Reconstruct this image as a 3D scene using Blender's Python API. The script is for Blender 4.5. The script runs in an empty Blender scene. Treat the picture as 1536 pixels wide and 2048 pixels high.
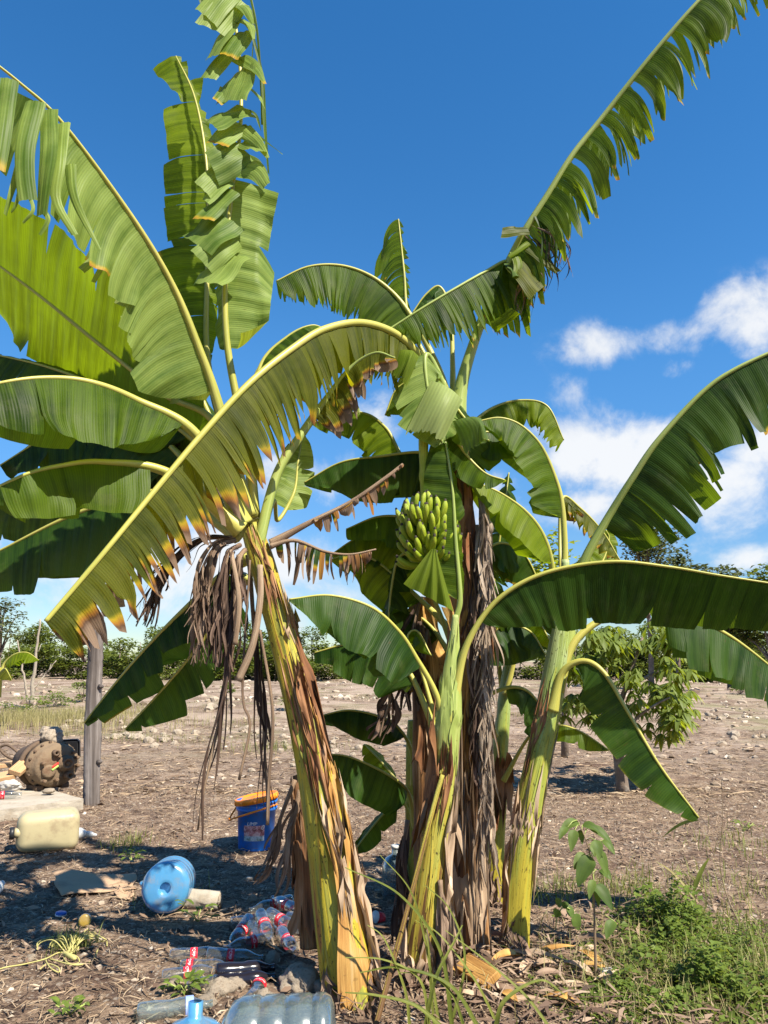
import bpy, bmesh, math, random
import numpy as np
from mathutils import Vector, Matrix, noise as mnoise

S = bpy.context.scene
COL = S.collection
R = math.radians
random.seed(7)
rng = np.random.default_rng(7)

# ------------------------------------------------------------------ camera
CAM_H, PITCH, FPX = 1.4, R(10.97), 1538.0
cam_d = bpy.data.cameras.new('camera'); cam = bpy.data.objects.new('camera', cam_d); COL.objects.link(cam)
cam.location = (0, 0, CAM_H); cam.rotation_euler = (R(90) + PITCH, 0, 0)
cam_d.sensor_fit = 'VERTICAL'; cam_d.sensor_height = 24.0; cam_d.lens = 24.0 * FPX / 2048.0
cam_d.clip_start = 0.05; cam_d.clip_end = 3000
S.camera = cam
_cp, _sp = math.cos(PITCH), math.sin(PITCH)

def ray(px, py):
    a = (px - 768) / FPX; b = (1024 - py) / FPX
    return np.array([a, _cp - b * _sp, _sp + b * _cp])
def W(px, py, Y):
    d = ray(px, py); return np.array([0, 0, CAM_H]) + d * (Y / d[1])
def GZ(px, py, z=0.0):
    d = ray(px, py); return np.array([0, 0, CAM_H]) + d * ((z - CAM_H) / d[2])
def PXM(px, py, Y):          # metres per photo pixel at that place
    d = ray(px, py); return (Y / d[1]) / FPX

# ------------------------------------------------------------------ sky, sun, exposure
SUN_AZ, SUN_EL = R(131), R(51)          # clockwise from +Y
sun_dir = Vector((math.sin(SUN_AZ) * math.cos(SUN_EL), math.cos(SUN_AZ) * math.cos(SUN_EL), math.sin(SUN_EL)))
sd = bpy.data.lights.new('sun', 'SUN'); sd.energy = 5.0; sd.angle = R(0.53); sd.color = (1.0, 0.92, 0.78)
so = bpy.data.objects.new('sun', sd); COL.objects.link(so)
so.rotation_euler = (-sun_dir).to_track_quat('-Z', 'Y').to_euler(); so.location = (5, -6, 9)

S.view_settings.view_transform = 'Standard'; S.view_settings.look = 'None'
S.view_settings.exposure = 1.15; S.view_settings.gamma = 1.0
S.view_settings.use_curve_mapping = False
S.cycles.max_bounces = 8; S.cycles.transparent_max_bounces = 16
S.cycles.diffuse_bounces = 3; S.cycles.glossy_bounces = 3; S.cycles.transmission_bounces = 6
S.cycles.caustics_reflective = False; S.cycles.caustics_refractive = False
try: S.cycles.use_denoising = True
except Exception: pass

class NT:
    def __init__(s, tree): s.t = tree; s.t.nodes.clear()
    def n(s, typ, ins=None, **props):
        nd = s.t.nodes.new('ShaderNode' + typ)
        for k, v in props.items(): setattr(nd, k, v)
        for k, v in (ins or {}).items():
            sk = nd.inputs[k]
            if hasattr(v, 'is_output'): s.t.links.new(v, sk)
            elif hasattr(v, 'outputs'): s.t.links.new(v.outputs[0], sk)
            else:
                if sk.type == 'RGBA' and len(v) == 3: v = (*v, 1)
                sk.default_value = v
        return nd
    def m(s, op, a, b=None, c=None, clamp=False):
        ins = {0: a}
        if b is not None: ins[1] = b
        if c is not None: ins[2] = c
        return s.n('Math', ins, operation=op, use_clamp=clamp).outputs[0]
    def mix(s, f, a, b, mode='MIX'):
        nd = s.t.nodes.new('ShaderNodeMix'); nd.data_type = 'RGBA'; nd.blend_type = mode
        for idx, v in ((0, f), (6, a), (7, b)):
            sk = nd.inputs[idx]
            if hasattr(v, 'is_output'): s.t.links.new(v, sk)
            else:
                if idx and len(v) == 3: v = (*v, 1)
                sk.default_value = v
        return nd.outputs[2]
    def ramp(s, f, stops, interp='LINEAR'):
        nd = s.n('ValToRGB', {0: f}); cr = nd.color_ramp; cr.interpolation = interp
        while len(cr.elements) < len(stops): cr.elements.new(0.5)
        for e, (p, c) in zip(cr.elements, stops): e.position = p; e.color = (*c, 1) if len(c) == 3 else c
        return nd.outputs[0]
    def sstep(s, x, a, b):
        nd = s.n('MapRange', {0: x, 1: a, 2: b, 3: 0.0, 4: 1.0}, interpolation_type='SMOOTHSTEP'); return nd.outputs[0]

world = bpy.data.worlds.new('World'); S.world = world; world.use_nodes = True
w = NT(world.node_tree)
sky = w.n('TexSky', sky_type='NISHITA', sun_disc=False, sun_elevation=SUN_EL, sun_rotation=SUN_AZ,
          altitude=50.0, air_density=1.0, dust_density=0.0, ozone_density=3.0)
skyc = w.n('HueSaturation', {'Saturation': 1.31, 'Value': 1.48, 'Hue': 0.5, 'Color': sky.outputs[0]}).outputs[0]
tc = w.n('TexCoord'); gen = tc.outputs['Generated']
sep = w.n('SeparateXYZ', {0: gen})
az = w.m('ARCTAN2', sep.outputs[0], sep.outputs[1]); el = w.m('ARCSINE', sep.outputs[2])
def pxdir(px, py):
    d = ray(px, py); d = d / np.linalg.norm(d); return math.atan2(d[0], d[1]), math.asin(d[2])
nz = w.n('TexNoise', {'Vector': gen, 'Scale': 8.5, 'Detail': 12.0, 'Roughness': 0.6, 'Distortion': 0.25})
nz2 = w.n('TexNoise', {'Vector': gen, 'Scale': 3.2, 'Detail': 5.0, 'Roughness': 0.5})
blobs = [(1270, 900, 160, 100, 1.15), (1170, 900, 90, 90, 1.1), (1430, 985, 160, 90, 1.25), (1500, 900, 90, 60, 1.0), (1100, 880, 60, 70, .7),
         (1190, 1000, 110, 50, .75), (1490, 635, 130, 62, 1.0), (1350, 675, 190, 44, .92), (1210, 690, 90, 40, .95), (1340, 740, 50, 36, .8), (1140, 800, 40, 50, .75),
         (90, 1150, 240, 110, 1.05), (330, 1110, 170, 100, .95), (560, 1130, 120, 70, .8), (640, 950, 130, 60, .7), (760, 855, 60, 55, .9),
         (600, 1210, 170, 70, .7), (1515, 1110, 70, 28, 1.0), (1330, 1040, 60, 28, .55), (950, 1000, 120, 60, .6),
         (1650, 900, 160, 90, 1.0), (-180, 1080, 200, 120, 1.0), (820, 1180, 150, 60, .5)]
dens = None
for bx, by, rx, ry, wt in blobs:
    a0, e0 = pxdir(bx, by)
    da = w.m('DIVIDE', w.m('SUBTRACT', az, a0), rx / FPX * 1.05); de = w.m('DIVIDE', w.m('SUBTRACT', el, e0), ry / FPX)
    q = w.m('ADD', w.m('MULTIPLY', da, da), w.m('MULTIPLY', de, de))
    v = w.m('MULTIPLY', w.m('EXPONENT', w.m('MULTIPLY', q, -0.8)), wt)
    dens = v if dens is None else w.m('MAXIMUM', dens, v)
# the same kind of fair-weather cloud goes on round the horizon outside the frame
band = w.m('MULTIPLY', w.sstep(w.m('ABSOLUTE', az), 0.56, 0.8), w.m('SUBTRACT', 1.0, w.sstep(el, 0.12, 0.55)))
band = w.m('MULTIPLY', band, w.sstep(nz2.outputs[0], 0.4, 0.62))
dens = w.m('MAXIMUM', dens, w.m('MULTIPLY', band, 0.9))
cl = w.m('ADD', dens, w.m('MULTIPLY', w.m('SUBTRACT', nz.outputs[0], 0.5), 3.4))
mask = w.m('MULTIPLY', w.sstep(cl, 0.27, 1.1), w.sstep(dens, 0.08, 0.4))
mask = w.m('MULTIPLY', mask, 0.93)
shade = w.ramp(w.m('ADD', w.m('MULTIPLY', nz2.outputs[0], 0.7), w.m('MULTIPLY', cl, 0.3)), [(0.25, (4.2, 4.9, 6.0)), (0.45, (6.1, 6.4, 6.9)), (0.68, (7.3, 7.4, 7.5))])
skyc = w.mix(w.sstep(el, 0.0, 0.42), w.mix(1.0, skyc, (.50, .56, .66), 'MULTIPLY'), skyc)
fin = w.mix(mask, skyc, shade)
bg = w.n('Background', {'Color': fin, 'Strength': 0.06})
w.n('OutputWorld', {'Surface': bg.outputs[0]})

# ------------------------------------------------------------------ helpers
def mesh_obj(name, V, F, mats, parent=None, uv=None, col=None, smooth=True, mi=None):
    me = bpy.data.meshes.new(name)
    V = np.asarray(V, dtype=float).reshape(-1, 3)
    me.from_pydata(V.tolist(), [], [tuple(int(i) for i in f) for f in F])
    if not isinstance(mats, (list, tuple)): mats = [mats]
    for m_ in mats: me.materials.append(m_)
    if mi is not None: me.polygons.foreach_set('material_index', np.asarray(mi, dtype=np.int32))
    if smooth: me.polygons.foreach_set('use_smooth', np.ones(len(me.polygons), dtype=bool))
    if uv is not None:
        l = me.uv_layers.new(name='uv'); li = np.empty(len(me.loops), dtype=np.int32); me.loops.foreach_get('vertex_index', li)
        l.data.foreach_set('uv', np.asarray(uv, dtype=np.float32)[li].ravel())
    if col is not None:
        a = me.attributes.new('tint', 'FLOAT_COLOR', 'POINT'); c = np.ones((len(V), 4), dtype=np.float32); c[:, :3] = np.asarray(col); a.data.foreach_set('color', c.ravel())
    me.update()
    o = bpy.data.objects.new(name, me); COL.objects.link(o)
    if parent is not None: o.parent = parent
    return o

def bm_obj(name, bm, mats, parent=None, smooth=True, loc=None):
    me = bpy.data.meshes.new(name); bm.normal_update(); bm.to_mesh(me); bm.free()
    if not isinstance(mats, (list, tuple)): mats = [mats]
    for m_ in mats: me.materials.append(m_)
    if smooth:
        for p in me.polygons: p.use_smooth = True
    o = bpy.data.objects.new(name, me); COL.objects.link(o)
    if parent is not None: o.parent = parent
    if loc is not None: o.location = loc
    return o

def tag(o, label=None, cat=None, group=None, kind=None):
    if label: o['label'] = label
    if cat: o['category'] = cat
    if group: o['group'] = group
    if kind: o['kind'] = kind
    return o
def thing(name, loc, label, cat, group=None, rot=(0, 0, 0)):
    o = bpy.data.objects.new(name, None); COL.objects.link(o); o.location = tuple(loc); o.rotation_euler = rot
    o.empty_display_size = 0.1
    return tag(o, label, cat, group)
def unloc(o, root):      # world-space mesh under a root that sits elsewhere
    bpy.context.view_layer.update() if False else None
    o.matrix_parent_inverse = Matrix.Translation(-Vector(root.location)) if root.parent is None else Matrix.Identity(4)

def spline(P, n):
    P = np.asarray(P, float); k = len(P)
    Q = np.vstack([2 * P[0] - P[1], P, 2 * P[-1] - P[-2]])
    out = []
    m = 24
    for i in range(k - 1):
        p0, p1, p2, p3 = Q[i], Q[i + 1], Q[i + 2], Q[i + 3]
        t = np.linspace(0, 1, m, endpoint=False)[:, None]
        out.append(.5 * (2 * p1 + (-p0 + p2) * t + (2 * p0 - 5 * p1 + 4 * p2 - p3) * t ** 2 + (-p0 + 3 * p1 - 3 * p2 + p3) * t ** 3))
    out = np.vstack(out + [P[-1][None]])
    d = np.r_[0, np.cumsum(np.linalg.norm(np.diff(out[:, :3], axis=0), axis=1))]
    s = np.linspace(0, d[-1], n)
    return np.stack([np.interp(s, d, out[:, j]) for j in range(out.shape[1])], 1), d[-1]

def nrm(a): return a / np.maximum(np.linalg.norm(a, axis=-1, keepdims=True), 1e-9)

def frames(C, hint):
    T = nrm(np.gradient(C, axis=0)); h = np.asarray(hint, float)
    h = np.broadcast_to(h, T.shape)
    N = nrm(h - (h * T).sum(1, keepdims=True) * T)
    return T, N, np.cross(T, N)

def sm(x, a, b):
    t = np.clip((x - a) / (b - a + 1e-9), 0, 1); return t * t * (3 - 2 * t)

def tube(P, radii, seg=10, hint=(0.3, -1, .2), flat=1.0, cap=True):
    P = np.asarray(P, float); T, N, B = frames(P, hint)
    a = np.linspace(0, 2 * math.pi, seg, endpoint=False)
    r = np.broadcast_to(np.asarray(radii, float), (len(P),))
    V = (P[:, None] + r[:, None, None] * (np.cos(a)[None, :, None] * B[:, None] + flat * np.sin(a)[None, :, None] * N[:, None])).reshape(-1, 3)
    F = []
    for i in range(len(P) - 1):
        for j in range(seg):
            k = (j + 1) % seg
            F.append((i * seg + j, i * seg + k, (i + 1) * seg + k, (i + 1) * seg + j))
    if cap:
        F.append(tuple(range(seg))[::-1]); F.append(tuple(range((len(P) - 1) * seg, len(P) * seg)))
    L = np.r_[0, np.cumsum(np.linalg.norm(np.diff(P, axis=0), axis=1))]
    uv = np.stack([np.tile(a / (2 * math.pi), len(P)), np.repeat(L, seg)], 1)
    return V, F, uv

class Acc:               # gathers pieces that make one mesh
    def __init__(s): s.V = []; s.F = []; s.U = []; s.C = []; s.M = []; s.n = 0
    def add(s, V, F, uv=None, col=None, mi=0):
        V = np.asarray(V, float).reshape(-1, 3); s.V.append(V); s.F += [tuple(int(i) + s.n for i in f) for f in F]
        s.U.append(np.zeros((len(V), 2)) if uv is None else np.asarray(uv)); s.C.append(np.zeros((len(V), 3)) if col is None else np.broadcast_to(np.asarray(col, float), (len(V), 3)))
        s.M += [mi] * len(F); s.n += len(V)
    def build(s, name, mats, parent=None, smooth=True):
        return mesh_obj(name, np.vstack(s.V), s.F, mats, parent, np.vstack(s.U), np.vstack(s.C), smooth, s.M)

# ------------------------------------------------------------------ materials
def mat(name):
    m_ = bpy.data.materials.new(name); m_.use_nodes = True; return m_, NT(m_.node_tree)
def simple(name, c, rough=.6, spec=.4, metal=0.0, bump=0.0, bscale=60, var=0.0, vscale=8.0, dirt=None, dscale=6.0):
    m_, t = mat(name); tc = t.n('TexCoord')
    base = t.n('RGB').outputs[0]; base.default_value = (*c, 1)
    if var:
        n_ = t.n('TexNoise', {'Vector': tc.outputs['Object'], 'Scale': vscale, 'Detail': 6.0, 'Roughness': .65})
        f = t.m('MULTIPLY_ADD', t.m('SUBTRACT', n_.outputs[0], .5), var * 2.5, 1.0)
        base = t.n('HueSaturation', {'Value': f, 'Color': base}).outputs[0]
    if dirt:
        n_ = t.n('TexNoise', {'Vector': tc.outputs['Object'], 'Scale': dscale, 'Detail': 8.0, 'Roughness': .7})
        base = t.mix(t.sstep(n_.outputs[0], .48, .68), base, dirt)
    p = t.n('BsdfPrincipled', {'Base Color': base, 'Roughness': rough, 'Specular IOR Level': spec, 'Metallic': metal})
    if bump:
        n_ = t.n('TexNoise', {'Vector': tc.outputs['Object'], 'Scale': bscale, 'Detail': 6.0, 'Roughness': .6})
        b = t.n('Bump', {'Strength': bump, 'Distance': .01, 'Height': n_.outputs[0]}); t.t.links.new(b.outputs[0], p.inputs['Normal'])
    t.n('OutputMaterial', {'Surface': p.outputs[0]})
    return m_

def leaf_mat(name, dark, light, under, trans, tr=.38, rough=.46):
    m_, t = mat(name)
    uv = t.n('UVMap', uv_map='uv').outputs[0]; at = t.n('Attribute', attribute_name='tint'); sp = t.n('SeparateColor', {0: at.outputs['Color']})
    su = t.n('SeparateXYZ', {0: uv}); u, v = su.outputs[0], su.outputs[1]
    # fine parallel veins, broad pleat streaks with painted-in shadow, and cloudy age marks
    fine = t.m('SINE', t.m('MULTIPLY', u, 2 * math.pi / .0105))
    c1 = t.n('CombineXYZ', {0: t.m('MULTIPLY', u, 34.0), 1: t.m('MULTIPLY', v, 1.5), 2: t.m('MULTIPLY', sp.outputs[0], 40.0)})
    n1 = t.n('TexNoise', {'Vector': c1.outputs[0], 'Scale': 1.0, 'Detail': 4.0, 'Roughness': .6})
    c2 = t.n('CombineXYZ', {0: t.m('MULTIPLY', u, 5.0), 1: t.m('MULTIPLY', v, 6.0), 2: t.m('MULTIPLY', sp.outputs[2], 40.0)})
    n2 = t.n('TexNoise', {'Vector': c2.outputs[0], 'Scale': 1.0, 'Detail': 5.0, 'Roughness': .6})
    f = t.m('ADD', t.m('MULTIPLY', n1.outputs[0], 1.15), t.m('MULTIPLY', sp.outputs[0], .35))
    f = t.m('ADD', f, t.m('MULTIPLY', t.m('SUBTRACT', n2.outputs[0], .5), .6))
    top = t.mix(t.sstep(f, .38, 1.0), dark, light)
    geo = t.n('NewGeometry')
    base = t.mix(geo.outputs['Backfacing'], top, under)
    base = t.n('HueSaturation', {'Value': t.m('MULTIPLY_ADD', fine, .055, 1.0), 'Color': base}).outputs[0]
    tcol = t.mix(t.sstep(f, .38, 1.0), tuple(c * .42 for c in trans), trans)
    tcol = t.n('HueSaturation', {'Value': t.m('MULTIPLY_ADD', fine, .12, 1.0), 'Color': tcol}).outputs[0]
    # drying from the edge: yellow, then brown
    dry = t.m('ADD', sp.outputs[1], t.m('MULTIPLY', t.m('SUBTRACT', n1.outputs[0], .5), t.m('MULTIPLY', t.sstep(sp.outputs[1], 0.02, .3), .55)))
    dcol = t.ramp(dry, [(0, (.14, .2, .02)), (.3, (.42, .3, .02)), (.55, (.36, .16, .03)), (.75, (.13, .072, .042)), (1, (.29, .2, .135))])
    dm = t.sstep(dry, .05, .33)
    base = t.mix(dm, base, dcol); tcol = t.mix(dm, tcol, dcol)
    n4 = t.n('TexNoise', {'Vector': t.n('CombineXYZ', {0: t.m('MULTIPLY', u, 9.0), 1: t.m('MULTIPLY', v, 9.0), 2: t.m('MULTIPLY', sp.outputs[2], 17.0)}).outputs[0], 'Scale': 1.0, 'Detail': 8.0, 'Roughness': .7})
    base = t.mix(t.m('MULTIPLY', t.sstep(n4.outputs[0], .5, .72), .18), base, (.17, .16, .08))
    # small dark flecks and scars
    c3 = t.n('CombineXYZ', {0: t.m('MULTIPLY', u, 60.0), 1: t.m('MULTIPLY', v, 14.0), 2: sp.outputs[2]})
    n3 = t.n('TexNoise', {'Vector': c3.outputs[0], 'Scale': 1.0, 'Detail': 3.0})
    base = t.mix(t.m('MULTIPLY', t.sstep(n3.outputs[0], .71, .78), .7), base, (.09, .055, .02))
    hb = t.m('ADD', t.m('MULTIPLY', fine, .16), t.m('MULTIPLY', n1.outputs[0], 1.4))
    bp = t.n('Bump', {'Strength': .35, 'Distance': .004, 'Height': hb})
    p = t.n('BsdfPrincipled', {'Base Color': base, 'Roughness': t.m('MULTIPLY_ADD', n2.outputs[0], .25, rough - .1), 'Specular IOR Level': .15, 'Normal': bp.outputs[0]})
    tl = t.n('BsdfTranslucent', {'Color': tcol, 'Normal': bp.outputs[0]})
    mx = t.n('MixShader', {0: tr, 1: p.outputs[0], 2: tl.outputs[0]})
    t.n('OutputMaterial', {'Surface': mx.outputs[0]})
    return m_

M = {}
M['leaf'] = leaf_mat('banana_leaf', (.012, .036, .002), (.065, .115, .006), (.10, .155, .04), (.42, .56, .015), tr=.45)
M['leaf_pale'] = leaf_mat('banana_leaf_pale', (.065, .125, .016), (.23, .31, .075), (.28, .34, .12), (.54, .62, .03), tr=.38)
M['leaf_shaded'] = leaf_mat('banana_leaf_shaded', (.010, .032, .005), (.032, .075, .009), (.055, .1, .03), (.24, .36, .012), tr=.36)  # copy of the leaf green, colour darkened to stand for shade
M['leaf_olive'] = leaf_mat('banana_leaf_olive', (.035, .052, .006), (.105, .12, .012), (.12, .14, .04), (.55, .52, .006), tr=.45)
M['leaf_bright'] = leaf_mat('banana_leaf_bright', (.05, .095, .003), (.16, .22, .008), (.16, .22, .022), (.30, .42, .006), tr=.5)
M['tree_leaf'] = leaf_mat('tree_leaf', (.06, .11, .012), (.16, .22, .022), (.15, .2, .05), (.5, .58, .03), tr=.42)

def fiber_mat(name, stops, sx=6.0, sy=2.2, tr=.0, rough=.7, spots=0.0, grad=None, spec=.3, vv=.9, bs=.6):
    m_, t = mat(name); uv = t.n('UVMap', uv_map='uv').outputs[0]; su = t.n('SeparateXYZ', {0: uv}); u, v = su.outputs[0], su.outputs[1]
    at = t.n('Attribute', attribute_name='tint'); sp = t.n('SeparateColor', {0: at.outputs['Color']})
    ang = t.m('MULTIPLY', u, 2 * math.pi)
    vec = t.n('CombineXYZ', {0: t.m('MULTIPLY', t.m('SINE', ang), sx * .32), 1: t.m('MULTIPLY', t.m('COSINE', ang), sx * .32), 2: t.m('MULTIPLY_ADD', sp.outputs[0], 13.0, t.m('MULTIPLY', v, sy))})
    n1 = t.n('TexNoise', {'Vector': vec.outputs[0], 'Scale': 1.0, 'Detail': 7.0, 'Roughness': .62})
    fv = t.n('CombineXYZ', {0: t.m('MULTIPLY', t.m('SINE', ang), 14.0), 1: t.m('MULTIPLY', t.m('COSINE', ang), 14.0), 2: t.m('MULTIPLY', v, 1.6)})
    n2 = t.n('TexNoise', {'Vector': fv.outputs[0], 'Scale': 1.0, 'Detail': 4.0, 'Roughness': .6})
    f = t.m('ADD', n1.outputs[0], t.m('MULTIPLY', t.m('SUBTRACT', n2.outputs[0], .5), .35))
    if grad is not None: f = t.m('ADD', f, t.m('MULTIPLY', t.m('SUBTRACT', v, grad[0]), grad[1]))
    f = t.m('ADD', f, t.m('MULTIPLY', t.m('SUBTRACT', sp.outputs[1], 0.0), 1.0))
    c = t.ramp(f, stops)
    c = t.n('HueSaturation', {'Value': t.m('MULTIPLY_ADD', n2.outputs[0], vv, 1.0 - vv * .5), 'Color': c}).outputs[0]
    if spots:
        n3 = t.n('TexNoise', {'Vector': t.n('CombineXYZ', {0: t.m('MULTIPLY', u, 40.0), 1: t.m('MULTIPLY', v, 40.0), 2: 3.3}).outputs[0], 'Scale': 1.0, 'Detail': 3.0})
        c = t.mix(t.m('MULTIPLY', t.sstep(n3.outputs[0], .62, .68), spots), c, (.035, .022, .01))
    bp = t.n('Bump', {'Strength': bs, 'Distance': .006, 'Height': t.m('ADD', n2.outputs[0], t.m('MULTIPLY', n1.outputs[0], .6))})
    p = t.n('BsdfPrincipled', {'Base Color': c, 'Roughness': rough, 'Specular IOR Level': spec, 'Normal': bp.outputs[0]})
    out = p.outputs[0]
    if tr:
        tl = t.n('BsdfTranslucent', {'Color': c}); out = t.n('MixShader', {0: tr, 1: out, 2: tl.outputs[0]}).outputs[0]
    t.n('OutputMaterial', {'Surface': out}); return m_
YG, LG, GR = (.28, .275, .05), (.40, .42, .13), (.14, .2, .03)
M['stem_a'] = fiber_mat('stem_yellow_brown', [(.28, (.10, .12, .02)), (.42, YG), (.55, (.44, .36, .03)), (.66, (.30, .13, .035)), (.8, (.06, .03, .018))], spots=.8, rough=.5)
M['stem_d'] = fiber_mat('stem_green_yellow', [(.25, (.38, .31, .035)), (.45, (.31, .31, .045)), (.62, (.24, .31, .075)), (.85, (.33, .40, .17))], spots=.7, rough=.42, grad=(.9, .35))
M['stem_b'] = fiber_mat('stem_yellow_spotted', [(.25, (.12, .06, .02)), (.36, (.36, .28, .035)), (.55, (.31, .30, .055)), (.72, (.33, .40, .12)), (.9, (.36, .42, .17))], spots=.9, rough=.45, grad=(.75, .3))
M['stem_brown'] = fiber_mat('stem_brown', [(.25, (.03, .018, .012)), (.42, (.12, .055, .025)), (.56, (.27, .13, .045)), (.72, (.36, .24, .14))], spots=.4)
M['sheath_orange'] = fiber_mat('sheath_orange', [(.25, (.12, .055, .02)), (.42, (.34, .17, .045)), (.58, (.46, .27, .08)), (.75, (.5, .36, .18))], tr=.06, spots=.25)
M['sheath_brown'] = fiber_mat('sheath_brown', [(.25, (.05, .022, .012)), (.42, (.17, .07, .028)), (.58, (.28, .14, .06)), (.78, (.38, .27, .18))], tr=.05)
M['sheath_tan'] = fiber_mat('sheath_tan', [(.25, (.13, .08, .05)), (.45, (.36, .25, .16)), (.7, (.54, .42, .3))], tr=.12)
M['dry'] = fiber_mat('dry_leaf', [(.2, (.045, .028, .02)), (.4, (.15, .095, .065)), (.58, (.28, .19, .13)), (.8, (.42, .32, .23))], sx=3.0, sy=5.0, tr=.2)
M['dry_pale'] = fiber_mat('dry_leaf_pale', [(.2, (.08, .055, .04)), (.4, (.23, .165, .115)), (.6, (.42, .33, .245)), (.85, (.6, .5, .4))], sx=3.0, sy=5.0, tr=.2)
M['dry_dark'] = fiber_mat('dry_leaf_dark', [(.2, (.022, .013, .01)), (.45, (.075, .045, .032)), (.62, (.16, .1, .07)), (.85, (.26, .18, .13))], sx=3.0, sy=5.0, tr=.12)
M['rib'] = fiber_mat('midrib', [(.25, (.23, .25, .04)), (.45, (.36, .35, .065)), (.65, (.45, .41, .10)), (.85, (.37, .31, .10))], sx=2, sy=2.5, rough=.4, spots=.0, spec=.4, vv=.25, bs=.08)
M['rib_green'] = fiber_mat('midrib_green', [(.25, (.16, .22, .04)), (.5, (.28, .34, .08)), (.75, (.36, .4, .14))], sx=2, sy=2.5, rough=.42, spots=.0, spec=.4, vv=.3, bs=.08)
M['rib_dry'] = fiber_mat('midrib_dry', [(.25, (.08, .05, .035)), (.5, (.24, .16, .1)), (.75, (.4, .3, .2))], sx=2, sy=4)
M['banana'] = fiber_mat('green_banana', [(.25, (.17, .24, .012)), (.5, (.27, .35, .016)), (.75, (.37, .41, .03))], sx=2, sy=12, rough=.42, spots=.15, spec=.45)
M['tip'] = simple('banana_tip', (.03, .022, .015), .8)

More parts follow.
